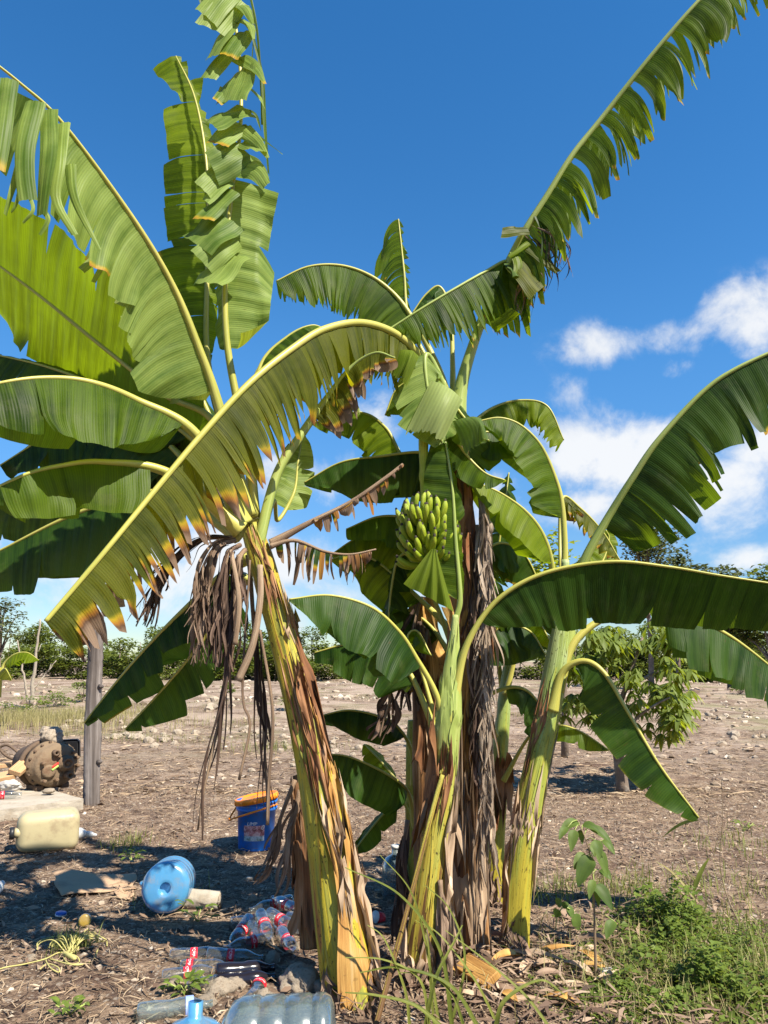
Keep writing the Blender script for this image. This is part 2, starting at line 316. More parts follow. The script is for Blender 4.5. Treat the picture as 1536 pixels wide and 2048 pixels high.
# ------------------------------------------------------------------ the banana leaf
LEAF_N = 0
def leaf(root, pts, b0=.25, w=(.3, .3), hint=(0, 0, 1), a=(-60, -60), g=(.6, .6), cut=(.05, .14), td=(.15, .7), jit=.7,
         dry=0.0, dryu=0.0, mat_='leaf', rib='rib', rp=.021, rt=.004, miss=0.0, tip=1.0, name='leaf', sweep=14, lab=None, narrow=.25, ripple=1.0, base_w=.1, nv=11, tdu=0.0, over=(0, 0), pointy=None, flare=.9, rigid=.85, ustart=(0, 0), uend=(1, 1)):
    global LEAF_N; LEAF_N += 1
    r = np.random.default_rng(LEAF_N * 31 + 5)
    P = np.array([W(*p) for p in pts]); C0, L = spline(P, 16); n = max(40, int(L / .011))
    C, L = spline(P, n); T, N, B = frames(C, hint)
    s = np.linspace(0, 1, n); i0 = int(b0 * (n - 1))
    acc = Acc(); Lb = L * (1 - b0)
    leafrand = r.random()
    for side, sg in ((0, -1), (1, 1)):
        wm = w[side]
        if wm <= 0: continue
        aa = a[side] if isinstance(a[side], (tuple, list)) else (a[side], a[side])
        gg = g[side] if isinstance(g[side], (tuple, list)) else (g[side], g[side])
        t_ = td[side] if isinstance(td[0], (tuple, list)) else td
        ct = cut[side] if isinstance(cut[0], (tuple, list)) else cut
        jt = jit[side] if isinstance(jit, (tuple, list)) else jit
        u = ustart[side]
        while u < uend[side] - .001:
            cu_ = ct if len(ct) == 2 else (ct[0] + (ct[2] - ct[0]) * u, ct[1] + (ct[3] - ct[1]) * u); du = r.uniform(*cu_) / Lb * math.exp(.38 * r.normal())
            if r.random() < .25: du *= .5
            ub = min(1.0, u + du)
            if 1 - ub < .02: ub = 1.0
            ia = i0 + u * (n - 1 - i0); ib = i0 + ub * (n - 1 - i0)
            k = max(2, int(math.ceil(ib - ia)) + 1)
            idx = np.linspace(ia, ib, k); um = (idx - i0) / max(1, n - 1 - i0)
            f0 = np.floor(idx).astype(int).clip(0, n - 2); fr = (idx - f0)[:, None]
            lerp = lambda A: A[f0] * (1 - fr) + A[f0 + 1] * fr
            c, t, nn, bb = lerp(C), nrm(lerp(T)), nrm(lerp(N)), nrm(lerp(B))
            uc = .5 * (u + ub)
            u = ub
            if r.random() < miss: continue
            prof = np.minimum(1, (um + .004) / base_w) ** .5 * (1 - .93 * np.clip((um - .45) / (.55 * tip), 0, 1) ** 2.4)
            tdv = r.uniform(*t_) * (1 - tdu * min(1, uc * 1.25) ** 1.8); z = r.normal(size=6)
            lenf = (1 - abs(z[5]) * (.11 if tdv < .6 else .03) * min(1.3, jt + .3)) * prof * wm * (1 + .02 * r.normal(size=k).cumsum() / math.sqrt(k))
            if dry > .95: lenf = lenf * r.uniform(.35, 1.15)
            ang0 = R(aa[0] + (aa[1] - aa[0]) * uc); gr0 = gg[0] + (gg[1] - gg[0]) * uc
            pnt = (.75 if ct[1] < .1 else .15) if pointy is None else pointy
            pos = c.copy(); sv = R(sweep + 3 * leafrand)
            lat = bb * sg * math.cos(sv) + t * math.sin(sv)
            d = nrm(lat * math.cos(ang0) + nn * math.sin(ang0))
            if over[side]: pos = pos - bb * sg * over[side] * r.uniform(.6, 1.4) + nn * .03
            strip = []; vs = np.linspace(0, 1, nv); dv = vs[1]
            nar = min(.8, abs(z[3]) * narrow * jt)
            for vi, v in enumerate(vs):
                rig_ = rigid if tdv < .6 else .2
                e = max(0.0, (v - tdv * .8) / (1 - tdv * .8 + 1e-6)); e = min(1, e) ** 1.2
                off = t * ((uc - um)[:, None] * Lb * min(.96, nar * e + pnt * max(0, (v - .6) / .4) ** 1.6 * (.5 + .5 * abs(z[0])) * (e > 0))) 
                nl = np.cross(t, d) * -sg
                tw = (um - uc)[:, None] * Lb * math.sin(max(-1.2, min(1.2, z[2] * .55 * jt)) * e)
                rip = ripple * .0024 * (.7 * np.sin(um * Lb * 150 + 5 * np.sin(um * Lb * 23 + leafrand * 9)) + 1.3 * np.sin(um * Lb * 61 + leafrand * 20)) * math.sin(min(1, v * 2.0) * math.pi / 2)
                bow = .02 * jt * np.sin((um - uc) * Lb / .1 * 3 + z[0]) * e
                if e > 0:      # a torn strip keeps its own straight edges and turns as one piece
                    dm_ = nrm(d.mean(0)[None])[0]; tm = t.mean(0); tp = nrm((tm - dm_ * (tm @ dm_))[None])[0]
                    er = min(1, e * 1.6) * rig_; pe = pos * (1 - er) + er * (pos.mean(0) + (um - uc)[:, None] * Lb * tp)
                else: pe = pos
                strip.append(pe + off + nl * (tw + rip[:, None] + bow[:, None]))
                gz = gr0 * (1 + e * (math.exp(.5 * z[4] * jt) - 1))
                d = d + np.array([0, 0, -1.0]) * gz * dv * 1.6
                # each torn strip turns its own way
                d = d + nl * (R(16) * z[0] * jt * e * dv * 3) + t * (R(13) * z[1] * jt * e * dv * 3)
                d = nrm(d); pos = pos + d * (lenf * dv)[:, None]
            G = np.stack(strip, 1)                      # k, nv, 3
            V = G.reshape(-1, 3)
            F = []
            for i in range(k - 1):
                for j in range(nv - 1):
                    q = (i * nv + j, (i + 1) * nv + j, (i + 1) * nv + j + 1, i * nv + j + 1)
                    F.append(q if sg < 0 else q[::-1])
            UV = np.stack([np.repeat(um * Lb, nv), np.tile(vs, k) * wm], 1)
            kd = dry * (1 - dryu + dryu * uc * 1.6) * (.55 + .8 * r.random())
            dr = sm(np.tile(vs, k), 1 - kd * 1.15, 1 - kd * 1.15 + .45) * (1 if kd > .02 else 0) if kd < .95 else np.full(k * nv, .55 + .4 * r.random())
            if dry >= .0 and r.random() < .13: dr = np.maximum(dr, sm(np.tile(vs, k), .975, 1.0) * .5 * (jt > .3))
            Cc = np.stack([np.full(k * nv, r.random()), dr, np.full(k * nv, leafrand)], 1)
            acc.add(V, F, UV, Cc)
    o = acc.build(name, M[mat_], root); unloc(o, root)
    if lab: o['label'] = lab
    rad = np.where(s < b0, rp + (rp * .8 - rp) * s / max(b0, .01), rp * .8 + (rt - rp * .8) * ((s - b0) / (1 - b0)) ** .8)
    rad = rad * (1 + flare * np.exp(-s * L / .16))
    step = max(1, n // 70)
    ii = np.unique(np.r_[np.arange(0, n, step), n - 1])
    V, F, uv = tube(C[ii] - N[ii] * (rad[ii] * .35)[:, None], rad[ii], 9, hint)
    mo = mesh_obj('midrib', V, F, M[rib], o, uv, np.full((len(V), 3), [leafrand, 0, 0]))
    return o

def strips(root, items, mat_, name='leaf_strip', seed=0, dry=0.0, curl=.22, wide=1.0):
    """Torn pieces of one blade: each item is (points, width at the start and at the end in photo px, turn). Joined: they hang on one midrib."""
    r = np.random.default_rng(seed + 333); o = None
    for pts, w0, w1, turn in items:
        P = np.array([W(*p) for p in pts]); k = 16; C, L = spline(P, k); x = PXM(*pts[0]); T, N, B = frames(C, (.25 + .3 * r.normal(), -1, .15 + .2 * r.normal()))
        t_ = np.linspace(0, 1, k); ww = (w0 + (w1 - w0) * t_) * x * .5 * wide; tw = R(turn) * t_ + .12 * np.sin(t_ * 7 + r.random() * 6)
        S_ = np.cos(tw)[:, None] * B + np.sin(tw)[:, None] * N; U_ = -np.sin(tw)[:, None] * B + np.cos(tw)[:, None] * N; m = 9; q = np.linspace(-1, 1, m); sk = r.normal() * .25; ph = r.random() * 6
        V = np.stack([C + S_ * (ww * a)[:, None] + U_ * (ww * (curl * (1 - a * a) + .05 * math.sin(a * 9 + ph)))[:, None] + T * (ww * a * sk * (t_ > .5))[:, None] for a in q], 1).reshape(-1, 3)
        F = [(i * m + j, i * m + j + 1, (i + 1) * m + j + 1, (i + 1) * m + j) for i in range(k - 1) for j in range(m - 1)]
        UV = np.stack([(q[None, :] * ww[:, None]).ravel() + r.random(), np.repeat(t_ * L, m)], 1)
        dr = sm(np.repeat(t_, m), .8, 1.05) * .5 * (r.random() < .2) * (dry > 0)
        o = mesh_obj(name, V, F, M[mat_], root, UV, np.stack([np.full(k * m, r.random()), dr, np.full(k * m, r.random())], 1))
        if root.parent is None: unloc(o, root)
    return o

def patch(root, corners, mat_='leaf', rip=.012, waves=4, bulge=(0, 0, 0), nu=26, nv=16, name='leaf_flap', uscale=.35, dry=0.0, jag=.0, seed=0):
    p00, p10, p11, p01 = [np.asarray(c, float) for c in corners]
    r = np.random.default_rng(seed + 99)
    uu, vv = np.meshgrid(np.linspace(0, 1, nu), np.linspace(0, 1, nv), indexing='ij')
    vj = vv * (1 + jag * np.repeat(r.normal(size=(nu, 1)), nv, 1))
    P = ((1 - uu)[..., None] * (1 - vj)[..., None] * p00 + uu[..., None] * (1 - vj)[..., None] * p10 + uu[..., None] * vj[..., None] * p11 + (1 - uu)[..., None] * vj[..., None] * p01)
    nl = nrm(np.cross(p10 + p11 - p00 - p01, p01 + p11 - p00 - p10)[None])[0]
    P += nl * (rip * np.sin(uu * waves * 2 * math.pi + 1.3 * np.sin(uu * 5 + seed)) * (.3 + vv))[..., None]
    P += np.asarray(bulge) * (np.sin(uu * math.pi) * np.sin(vv * math.pi * .8 + .3))[..., None]
    F = [(i * nv + j, (i + 1) * nv + j, (i + 1) * nv + j + 1, i * nv + j + 1) for i in range(nu - 1) for j in range(nv - 1)]
    UV = np.stack([uu.ravel() * uscale, vv.ravel() * .3], 1)
    C = np.stack([np.full(nu * nv, r.random() * .6 + .2), dry * sm(vv.ravel(), .6, 1), np.full(nu * nv, r.random())], 1)
    o = mesh_obj(name, P.reshape(-1, 3), F, M[mat_], root, UV, C); unloc(o, root); return o

# ------------------------------------------------------------------ stems, sheaths, dry hanging leaves
def stem_path(pts, n=90):      # pts: px, py, Y, radius in photo px
    P = np.array([[*W(x, y, Y), rp * PXM(x, y, Y)] for x, y, Y, rp in pts]); Q, L = spline(P, n); return Q[:, :3], Q[:, 3], L
def pseudostem(root, pts, m, seed=0, name='pseudostem', lump=.09):
    P, r, L = stem_path(pts); seg = 28
    V, F, uv = tube(P, r, seg, hint=(0, -1, 0))
    rr = np.random.default_rng(seed)
    # overlapping sheath ridges that wind slowly round the stem
    ang = uv[:, 0] * 2 * math.pi; l = uv[:, 1]
    ph = rr.random(4) * 6.28
    d = 1 + lump * (np.abs(np.sin(ang * 1.5 + l * 1.1 + ph[0])) - .5) + lump * .5 * np.sin(ang * 2 + l * 5 + ph[1]) + lump * .35 * np.sin(l * 13 + ang + ph[2])
    cen = np.repeat(P, seg, 0); V = cen + (V - cen) * d[:, None]
    o = mesh_obj(name, V, F, M[m], root, uv, np.full((len(V), 3), [rr.random(), 0, 0])); unloc(o, root)
    return P, r, L

def sheath(root, path, t0, t1, a0, a1, m, off=1.08, flare=.25, jag=.05, seed=0, name='leaf_sheath', curl=.35, end=0, lump=1.0):
    """A dry sheath wrapped round part of a stem. Angles in degrees, 0 faces the camera, 90 the side of the sun."""
    P, r, L = path; rr = np.random.default_rng(seed + 41); n = len(P); nu, nv = 34, 15
    P4 = np.c_[P, r]
    V = []; UV = []; ragT = rr.normal(size=nv) * jag; ragB = rr.normal(size=nv) * jag
    T, N, B = frames(P, (0, -1, 0))
    sl = rr.normal(size=4) * .12
    for i in range(nu):
        s_ = i / (nu - 1)
        for j in range(nv):
            q = j / (nv - 1)
            t = t0 + (t1 - t0) * s_ + ragB[j] * (1 - s_) ** 3 + ragT[j] * s_ ** 3
            f = min(max(t, 0), 1) * (n - 1); k = min(int(f), n - 2); fr = f - k
            c = P[k] * (1 - fr) + P[k + 1] * fr; rad = r[k] * (1 - fr) + r[k + 1] * fr
            a = R(a0 + (a1 - a0) * q + 14 * math.sin(s_ * 5 + seed) * (q - .5) * 2)
            edge = abs(q - .5) * 2
            fl = flare * (sm(np.array(s_), .78, 1.0) * (1 if end != 1 else 0) + sm(np.array(1 - s_), .82, 1.0) * (1 if end != 0 else 0))
            k_ = off + float(fl) * (1 + .5 * math.sin(q * 7 + seed)) + curl * edge ** 4 + lump * (.05 * math.sin(s_ * 17 + q * 6 + seed) + .03 * math.sin(q * 25 + s_ * 4))
            V.append(c + rad * k_ * (N[k] * math.cos(a) + B[k] * math.sin(a)))
            UV.append((q * (a1 - a0) / 360.0, t * L))
    F = [(i * nv + j, i * nv + j + 1, (i + 1) * nv + j + 1, (i + 1) * nv + j) for i in range(nu - 1) for j in range(nv - 1)]
    o = mesh_obj(name, V, F, M[m], root, UV, np.full((len(V), 3), [rr.random(), 0, 0])); unloc(o, root); 
    return o

def ribbons(root, pts, n, spread, wid, m='dry', seed=0, name='dry_leaf', cover=(.35, 1.0), lo=0.0, grav=.0, wob=.03, twist=2.5, rib=True):
    """A shredded dead leaf: n curling strips that follow one hanging path."""
    P = np.array([W(*p) for p in pts]); C, L = spline(P, 60); rr = np.random.default_rng(seed + 17); acc = Acc()
    T, N, B = frames(C, (0.2, -1, .1))
    for q in range(n):
        s0 = lo + rr.random() * (1 - cover[0] - lo) * .7; s1 = min(1, s0 + rr.uniform(*cover)); k = 16
        ii = np.linspace(s0, s1, k) * 59; i0 = ii.astype(int).clip(0, 58); f = (ii - i0)[:, None]
        c = C[i0] * (1 - f) + C[i0 + 1] * f
        ox, oy = rr.normal(size=2) * spread; gro = np.linspace(.35, 1.15, k)[:, None]
        c = c + B[i0] * ox * gro + N[i0] * oy * gro
        ph = rr.random(3) * 6.28
        c = c + np.stack([np.sin(np.linspace(0, 5, k) + ph[0]), np.cos(np.linspace(0, 4, k) + ph[1]), .3 * np.sin(np.linspace(0, 6, k) + ph[2])], 1) * wob * np.linspace(0, 1, k)[:, None]
        th = ph[0] + np.linspace(0, twist * rr.normal(), k)
        sd = np.cos(th)[:, None] * B[i0] + np.sin(th)[:, None] * N[i0]; up = -np.sin(th)[:, None] * B[i0] + np.cos(th)[:, None] * N[i0]
        ww = (rr.uniform(*wid) * np.sin(np.linspace(.35, 2.95, k)) ** .7)[:, None]
        V = np.stack([c - sd * ww, c + up * ww * rr.uniform(.1, .7), c + sd * ww], 1).reshape(-1, 3)
        F = [(i * 3 + j, i * 3 + j + 1, i * 3 + j + 4, i * 3 + j + 3) for i in range(k - 1) for j in range(2)]
        UV = np.stack([np.tile([0, .12, .24], k) + rr.random(), np.repeat(np.linspace(s0, s1, k) * L, 3)], 1)
        acc.add(V, F, UV, [rr.random(), rr.normal() * .07, 0])
    o = acc.build(name, M[m], root); unloc(o, root)
    if rib:
        V, F, uv = tube(C[::3], np.linspace(.012, .004, len(C[::3])), 7); mo = mesh_obj('midrib', V, F, M['rib_dry'], o, uv, np.full((len(V), 3), [.4, 0, 0]))
    return o
def base_thing(name, pts, label, cat='banana plant', group=None):
    b = W(*pts[0][:3]); return thing(name, (b[0], b[1], 0), label, cat, group)
# ================================================================== the ground
def gh(x, y):
    x = np.asarray(x, float); y = np.asarray(y, float)
    d = np.hypot(x, y)
    h = .010 * np.sin(1.9 * x + .7 * y) + .012 * np.sin(.8 * x - 1.3 * y + 1) + .006 * np.sin(4.3 * x + 3.1 * y)
    h = h + sm(d, 9, 22) * (.10 * np.sin(.21 * x + .33 * y) + .07 * np.sin(.5 * x - .37 * y))
    return h
def axis(lim, fine0, fine1, step, g):
    a = list(np.arange(fine0, fine1, step)); s = step
    while a[-1] < lim: s *= g; a.append(a[-1] + s)
    return a
pos_ = axis(900, 0, 4.5, .06, 1.12); xs = np.array([-v for v in pos_[:0:-1]] + pos_)
ys = axis(1500, 2.2, 11, .06, 1.09); neg = axis(600, 0, 1, .5, 1.4); ys = np.array([2.2 - v for v in neg[:0:-1]] + list(ys))
X, Y_ = np.meshgrid(xs, ys, indexing='ij'); Zg = gh(X, Y_)
near = (np.abs(X) < 5) & (Y_ > 2) & (Y_ < 11.5)
Zg = Zg + np.where(near, rng.normal(size=X.shape) * .0045, 0)
nx, ny = X.shape
V = np.stack([X, Y_, Zg], -1).reshape(-1, 3)
ii, jj = np.meshgrid(np.arange(nx - 1), np.arange(ny - 1), indexing='ij'); q = (ii * ny + jj).ravel()
F = np.stack([q, q + ny, q + ny + 1, q + 1], 1)
m_, t = mat('soil'); tc = t.n('TexCoord'); ob = tc.outputs['Object']
sp = t.n('SeparateXYZ', {0: ob}); yy = sp.outputs[1]
big = t.n('TexNoise', {'Vector': ob, 'Scale': .55, 'Detail': 6.0, 'Roughness': .6})
med = t.n('TexNoise', {'Vector': ob, 'Scale': 5.0, 'Detail': 8.0, 'Roughness': .7})
fin = t.n('TexNoise', {'Vector': ob, 'Scale': 55.0, 'Detail': 6.0, 'Roughness': .7})
vor = t.n('TexVoronoi', {'Vector': ob, 'Scale': 26.0, 'Randomness': 1.0}); vor2 = t.n('TexVoronoi', {'Vector': ob, 'Scale': 60.0})
soil = t.ramp(t.m('ADD', t.m('MULTIPLY', med.outputs[0], .6), t.m('MULTIPLY', fin.outputs[0], .45)), [(.34, (.03, .019, .014)), (.46, (.095, .063, .046)), (.57, (.24, .168, .115)), (.7, (.40, .305, .22))])
# whitish limestone grit: some cells are stones
sel = t.n('SeparateColor', {0: vor.outputs['Color']}); sel2 = t.n('SeparateColor', {0: vor2.outputs['Color']})
far = t.sstep(yy, 8.5, 17.0)
st1 = t.m('MULTIPLY', t.m('GREATER_THAN', t.m('ADD', sel.outputs[0], t.m('MULTIPLY', far, .10)), .86), t.m('LESS_THAN', vor.outputs['Distance'], .38))
st2 = t.m('MULTIPLY', t.m('GREATER_THAN', sel2.outputs[0], .78), t.m('LESS_THAN', vor2.outputs['Distance'], .42))
stc = t.mix(fin.outputs[0], (.24, .19, .145), (.5, .43, .35))
col = t.mix(t.m('MULTIPLY', t.m('MAXIMUM', st1, st2), .85), soil, stc)
# stretches of pale rubble and darker damp soil farther out
col = t.mix(t.m('MULTIPLY', t.m('MULTIPLY', t.sstep(big.outputs[0], .42, .58), far), .8), col, t.mix(fin.outputs[0], (.26, .19, .145), (.46, .37, .29)))
col = t.mix(t.m('MULTIPLY', t.sstep(t.n('TexNoise', {'Vector': ob, 'Scale': .9, 'Detail': 3.0, 'W': 2.0}, noise_dimensions='4D').outputs[0], .55, .68), .45), col, (.085, .045, .032))
gr = t.n('TexNoise', {'Vector': ob, 'Scale': .35, 'Detail': 6.0, 'Roughness': .7, 'W': 7.0}, noise_dimensions='4D')
col = t.mix(t.m('MULTIPLY', t.m('MULTIPLY', t.sstep(gr.outputs[0], .5, .66), t.sstep(yy, 9.0, 18.0)), .55), col, (.16, .17, .06))
hgt = t.m('ADD', t.m('MULTIPLY', t.m('MAXIMUM', st1, st2), .5), t.m('ADD', fin.outputs[0], med.outputs[0]))
bp = t.n('Bump', {'Strength': .9, 'Distance': .02, 'Height': hgt})
p = t.n('BsdfPrincipled', {'Base Color': col, 'Roughness': .92, 'Specular IOR Level': .15, 'Normal': bp.outputs[0]})
t.n('OutputMaterial', {'Surface': p.outputs[0]}); M['soil'] = m_
tag(mesh_obj('ground', V, F.tolist(), M['soil']), kind='structure')

M['rock'] = simple('limestone', (.36, .30, .23), .9, .15, 0, .8, 35, .22, 18, (.19, .14, .1), 9)
M['stone'] = fiber_mat('stone_grit', [(.2, (.12, .085, .06)), (.45, (.25, .19, .14)), (.7, (.46, .39, .31)), (.9, (.58, .52, .44))], sx=1, sy=1, rough=.9, spec=.1)
M['straw'] = fiber_mat('straw', [(.2, (.07, .045, .03)), (.42, (.2, .135, .085)), (.62, (.36, .265, .17)), (.85, (.5, .4, .28))], sx=1, sy=3, rough=.8, tr=.1)

def ico(sub=1):
    bm = bmesh.new(); bmesh.ops.create_icosphere(bm, subdivisions=sub, radius=1); bm.verts.index_update()
    V = np.array([v.co[:] for v in bm.verts]); F = [tuple(v.index for v in f.verts) for f in bm.faces]; bm.free(); return V, F
I0 = ico(1); I1 = ico(2); I2 = ico(3); I3 = ico(4)
def scatter_stones(name, n, xr, yr, sr, seed, dens=None):
    r = np.random.default_rng(seed); acc = Acc(); bv = np.array([[1, 0, 0], [-.5, .87, 0], [-.5, -.87, 0], [.2, .1, .8], [.1, -.1, -.5]]); bf = [(0, 1, 3), (1, 2, 3), (2, 0, 3), (1, 0, 4), (2, 1, 4), (0, 2, 4)]
    x = r.uniform(*xr, n); y = yr[0] + (yr[1] - yr[0]) * r.random(n) ** 1.5
    if dens is not None:
        k = r.random(n) < dens(x, y); x, y = x[k], y[k]
    s = sr[0] + (sr[1] - sr[0]) * r.random(len(x)) ** 4; z = gh(x, y)
    V0, F0 = I0
    for i in range(len(x)):
        v = V0 if s[i] > .02 else bv; f = F0 if s[i] > .02 else bf
        v = v * (1 + .25 * r.normal(size=(len(v), 1))) * np.array([1, r.uniform(.6, 1), r.uniform(.45, .8)]) * s[i]
        a = r.random() * 6.28; ca, sa = math.cos(a), math.sin(a)
        v = np.stack([v[:, 0] * ca - v[:, 1] * sa, v[:, 0] * sa + v[:, 1] * ca, v[:, 2]], 1) + [x[i], y[i], z[i] + s[i] * .1]
        acc.add(v, f, np.full((len(v), 2), r.random() * 9), [r.random(), r.normal() * .12, 0])
    return tag(acc.build(name, M['stone'], None, False), kind='stuff')
scatter_stones('gravel', 15000, (-4.2, 4.2), (2.7, 10.5), (.004, .023), 1, lambda x, y: .35 + .65 * ((np.sin(x * 1.7 + y * 1.1) + np.sin(x * 2.9 - y * 1.9 + 1)) > -.1))
scatter_stones('rubble', 8500, (-13, 13), (9, 30), (.01, .085), 2, lambda x, y: .1 + .9 * ((np.sin(x * .9 + y * .7) + np.sin(x * .43 - y * 1.1 + 1) + .6 * np.sin(2.3 * x + 1.9 * y)) > .45))
scatter_stones('rubble', 1500, (-24, 24), (26, 62), (.05, .22), 3)
def scatter_straw(name, n, xr, yr, lr, wr, seed, m_='straw', dens=None, lift=.012):
    r = np.random.default_rng(seed)
    x = r.uniform(*xr, n); y = yr[0] + (yr[1] - yr[0]) * r.random(n) ** 1.4
    if dens is not None: k = r.random(n) < dens(x, y); x, y = x[k], y[k]
    n = len(x); a = r.random(n) * 6.28; L = r.uniform(*lr, n) * (.5 + r.random(n)); wd = r.uniform(*wr, n); bend = r.normal(size=n) * .25
    z = gh(x, y) + .004 + r.random(n) * lift; pts = []
    ca, sa = np.cos(a), np.sin(a)
    for k_, tt in enumerate((-.5, 0, .5)):
        cx = x + ca * L * tt - sa * bend * L * (.25 - tt * tt); cy = y + sa * L * tt + ca * bend * L * (.25 - tt * tt); cz = z + r.normal(size=n) * .006 + (.006 if k_ == 1 else 0)
        wv = wd * (1 if k_ == 1 else .5); tw = r.normal(size=n) * .5
        pts += [np.stack([cx - sa * wv, cy + ca * wv, cz + wv * tw], 1), np.stack([cx + sa * wv, cy - ca * wv, cz - wv * tw], 1)]
    V = np.stack(pts, 1).reshape(-1, 3); b = np.arange(n)[:, None] * 6
    F = np.concatenate([b + [0, 1, 3, 2], b + [2, 3, 5, 4]])
    C = np.repeat(np.stack([r.random(n), r.normal(size=n) * .12, r.random(n)], 1), 6, 0)
    UV = np.repeat(np.stack([r.random(n), r.random(n) * 5], 1), 6, 0)
    return tag(mesh_obj(name, V, F.tolist(), M[m_], None, UV, C, True), kind='stuff')
scatter_straw('straw_litter', 24000, (-4, 4), (2.7, 9.0), (.03, .13), (.0012, .0035), 11)
scatter_straw('leaf_litter', 4000, (-4, 4), (2.7, 9.0), (.02, .06), (.004, .012), 12, 'dry', None, .02)
scatter_straw('leaf_litter', 5200, (-.4, 2.3), (2.8, 5.2), (.05, .2), (.002, .008), 13, 'dry', lambda x, y: np.exp(-((x - .75) / .7) ** 2 - ((y - 3.8) / .75) ** 2), .05)
scatter_straw('straw_litter', 9000, (-8, 8), (8.5, 20.0), (.08, .25), (.004, .01), 14)

# ------------------------------------------------------------------ grass and low weeds
M['grass'] = leaf_mat('grass', (.09, .12, .02), (.2, .22, .05), (.2, .22, .07), (.45, .5, .06), tr=.35, rough=.5)
M['grass_dry'] = leaf_mat('grass_dry', (.2, .17, .06), (.36, .31, .14), (.34, .3, .14), (.5, .45, .15), tr=.3, rough=.6)
M['weed'] = leaf_mat('weed', (.06, .10, .018), (.14, .19, .035), (.14, .19, .06), (.36, .44, .05), tr=.3, rough=.45)
def blades(n, x, y, hr, wr, seed, lean=.45, z=None, droop=.6):
    r = np.random.default_rng(seed); n = len(x); a = r.random(n) * 6.28; h = r.uniform(*hr, n); wd = r.uniform(*wr, n); le = np.abs(r.normal(size=n)) * lean
    z = gh(x, y) if z is None else z; k = 5; pts = []
    for i in range(k):
        t = i / (k - 1); o = le * h * t ** 1.7; zz = z + h * (t - droop * le * t ** 2.5 * .6); wv = wd * (1 - t) ** .7 + .0004
        cx, cy = x + np.cos(a) * o, y + np.sin(a) * o; tw = a + 1.57 + .5 * t
        pts += [np.stack([cx - np.cos(tw) * wv, cy - np.sin(tw) * wv, zz], 1), np.stack([cx + np.cos(tw) * wv, cy + np.sin(tw) * wv, zz], 1)]
    V = np.stack(pts, 1).reshape(-1, 3); b = np.arange(n)[:, None] * (2 * k)
    F = np.concatenate([b + [2 * i, 2 * i + 1, 2 * i + 3, 2 * i + 2] for i in range(k - 1)])
    C = np.repeat(np.stack([r.random(n), np.zeros(n), r.random(n)], 1), 2 * k, 0); UV = np.repeat(np.stack([r.random(n), r.random(n)], 1), 2 * k, 0)
    return V, F.tolist(), UV, C
def grass_patch(name, n, xy, sig, hr, wr, seed, m_='grass', lean=.45):
    r = np.random.default_rng(seed); x = xy[0] + r.normal(size=n) * sig[0]; y = xy[1] + r.normal(size=n) * sig[1]
    V, F, UV, C = blades(n, x, y, hr, wr, seed, lean); return tag(mesh_obj(name, V, F, M[m_], None, UV, C), kind='stuff')
def gp(px, py): return GZ(px, py)[:2]
grass_patch('dry_grass', 5200, gp(70, 1440), (1.7, 1.6), (.15, .38), (.003, .006), 21, 'grass_dry', .35)
grass_patch('grass', 900, gp(70, 1425), (1.8, 1.6), (.1, .3), (.003, .006), 22, 'grass', .4)
for i, (px, py, n, sx, sy) in enumerate([(560, 1500, 260, .5, .3), (1480, 1900, 420, .25, .3), (1100, 1790, 160, .15, .12), (1230, 1780, 140, .15, .12), (255, 1690, 130, .1, .1), (345, 1800, 60, .1, .1), (140, 1900, 90, .06, .05), (1500, 1700, 160, .25, .35), (1420, 1780, 140, .2, .25), (310, 1475, 200, .7, .3), (450, 1440, 200, .8, .5), (1050, 1440, 200, .8, .4), (700, 1400, 260, 1.4, 1.2), (1300, 1800, 120, .25, .15)]):
    grass_patch('grass', n, gp(px, py), (sx, sy), (.04, .14) if py > 1600 else (.08, .22), (.0015, .0035), 30 + i, 'grass', .6)
def leafy(n, x, y, z, sr, seed):
    r = np.random.default_rng(seed); n = len(x); a = r.random(n) * 6.28; e = r.uniform(-.5, .6, n); s = r.uniform(*sr, n)
    d = np.stack([np.cos(a) * np.cos(e), np.sin(a) * np.cos(e), np.sin(e)], 1); sd_ = np.stack([-np.sin(a), np.cos(a), r.normal(size=n) * .3], 1); up = np.cross(d, sd_); c = np.stack([x, y, z], 1)
    s = s[:, None]; pts = [c, c + d * s * .45 + sd_ * s * .3 + up * s * .08, c + d * s * .5, c + d * s * .45 - sd_ * s * .3 + up * s * .08, c + d * s - up * s * .12]
    V = np.stack(pts, 1).reshape(-1, 3); b = np.arange(n)[:, None] * 5
    F = np.concatenate([b + [0, 2, 1, 1][:3] for _ in range(1)] + [b + [0, 3, 2], b + [1, 2, 4], b + [2, 3, 4]])
    C = np.repeat(np.stack([r.random(n), np.zeros(n), r.random(n)], 1), 5, 0); UV = np.repeat(np.stack([r.random(n), r.random(n)], 1), 5, 0)
    return V, F.tolist(), UV, C
def weed_mat(name, n, xy, sig, hmax, sr, seed, m_='weed'):
    r = np.random.default_rng(seed); x = xy[0] + r.normal(size=n) * sig[0]; y = xy[1] + r.normal(size=n) * sig[1]
    q = np.exp(-(((x - xy[0]) / sig[0]) ** 2 + ((y - xy[1]) / sig[1]) ** 2) * .35); lump = .5 + .5 * np.sin(x * 17) * np.sin(y * 15)
    z = gh(x, y) + hmax * q * lump * r.random(n) ** .7 + .005
    V, F, UV, C = leafy(n, x, y, z, sr, seed); return tag(mesh_obj(name, V, F, M[m_], None, UV, C), kind='stuff')
weed_mat('ground_cover', 3400, gp(1380, 1960), (.28, .28), .17, (.014, .046), 51)
grass_patch('grass', 800, gp(1400, 1950), (.3, .28), (.04, .16), (.0012, .003), 55, 'grass', .7)
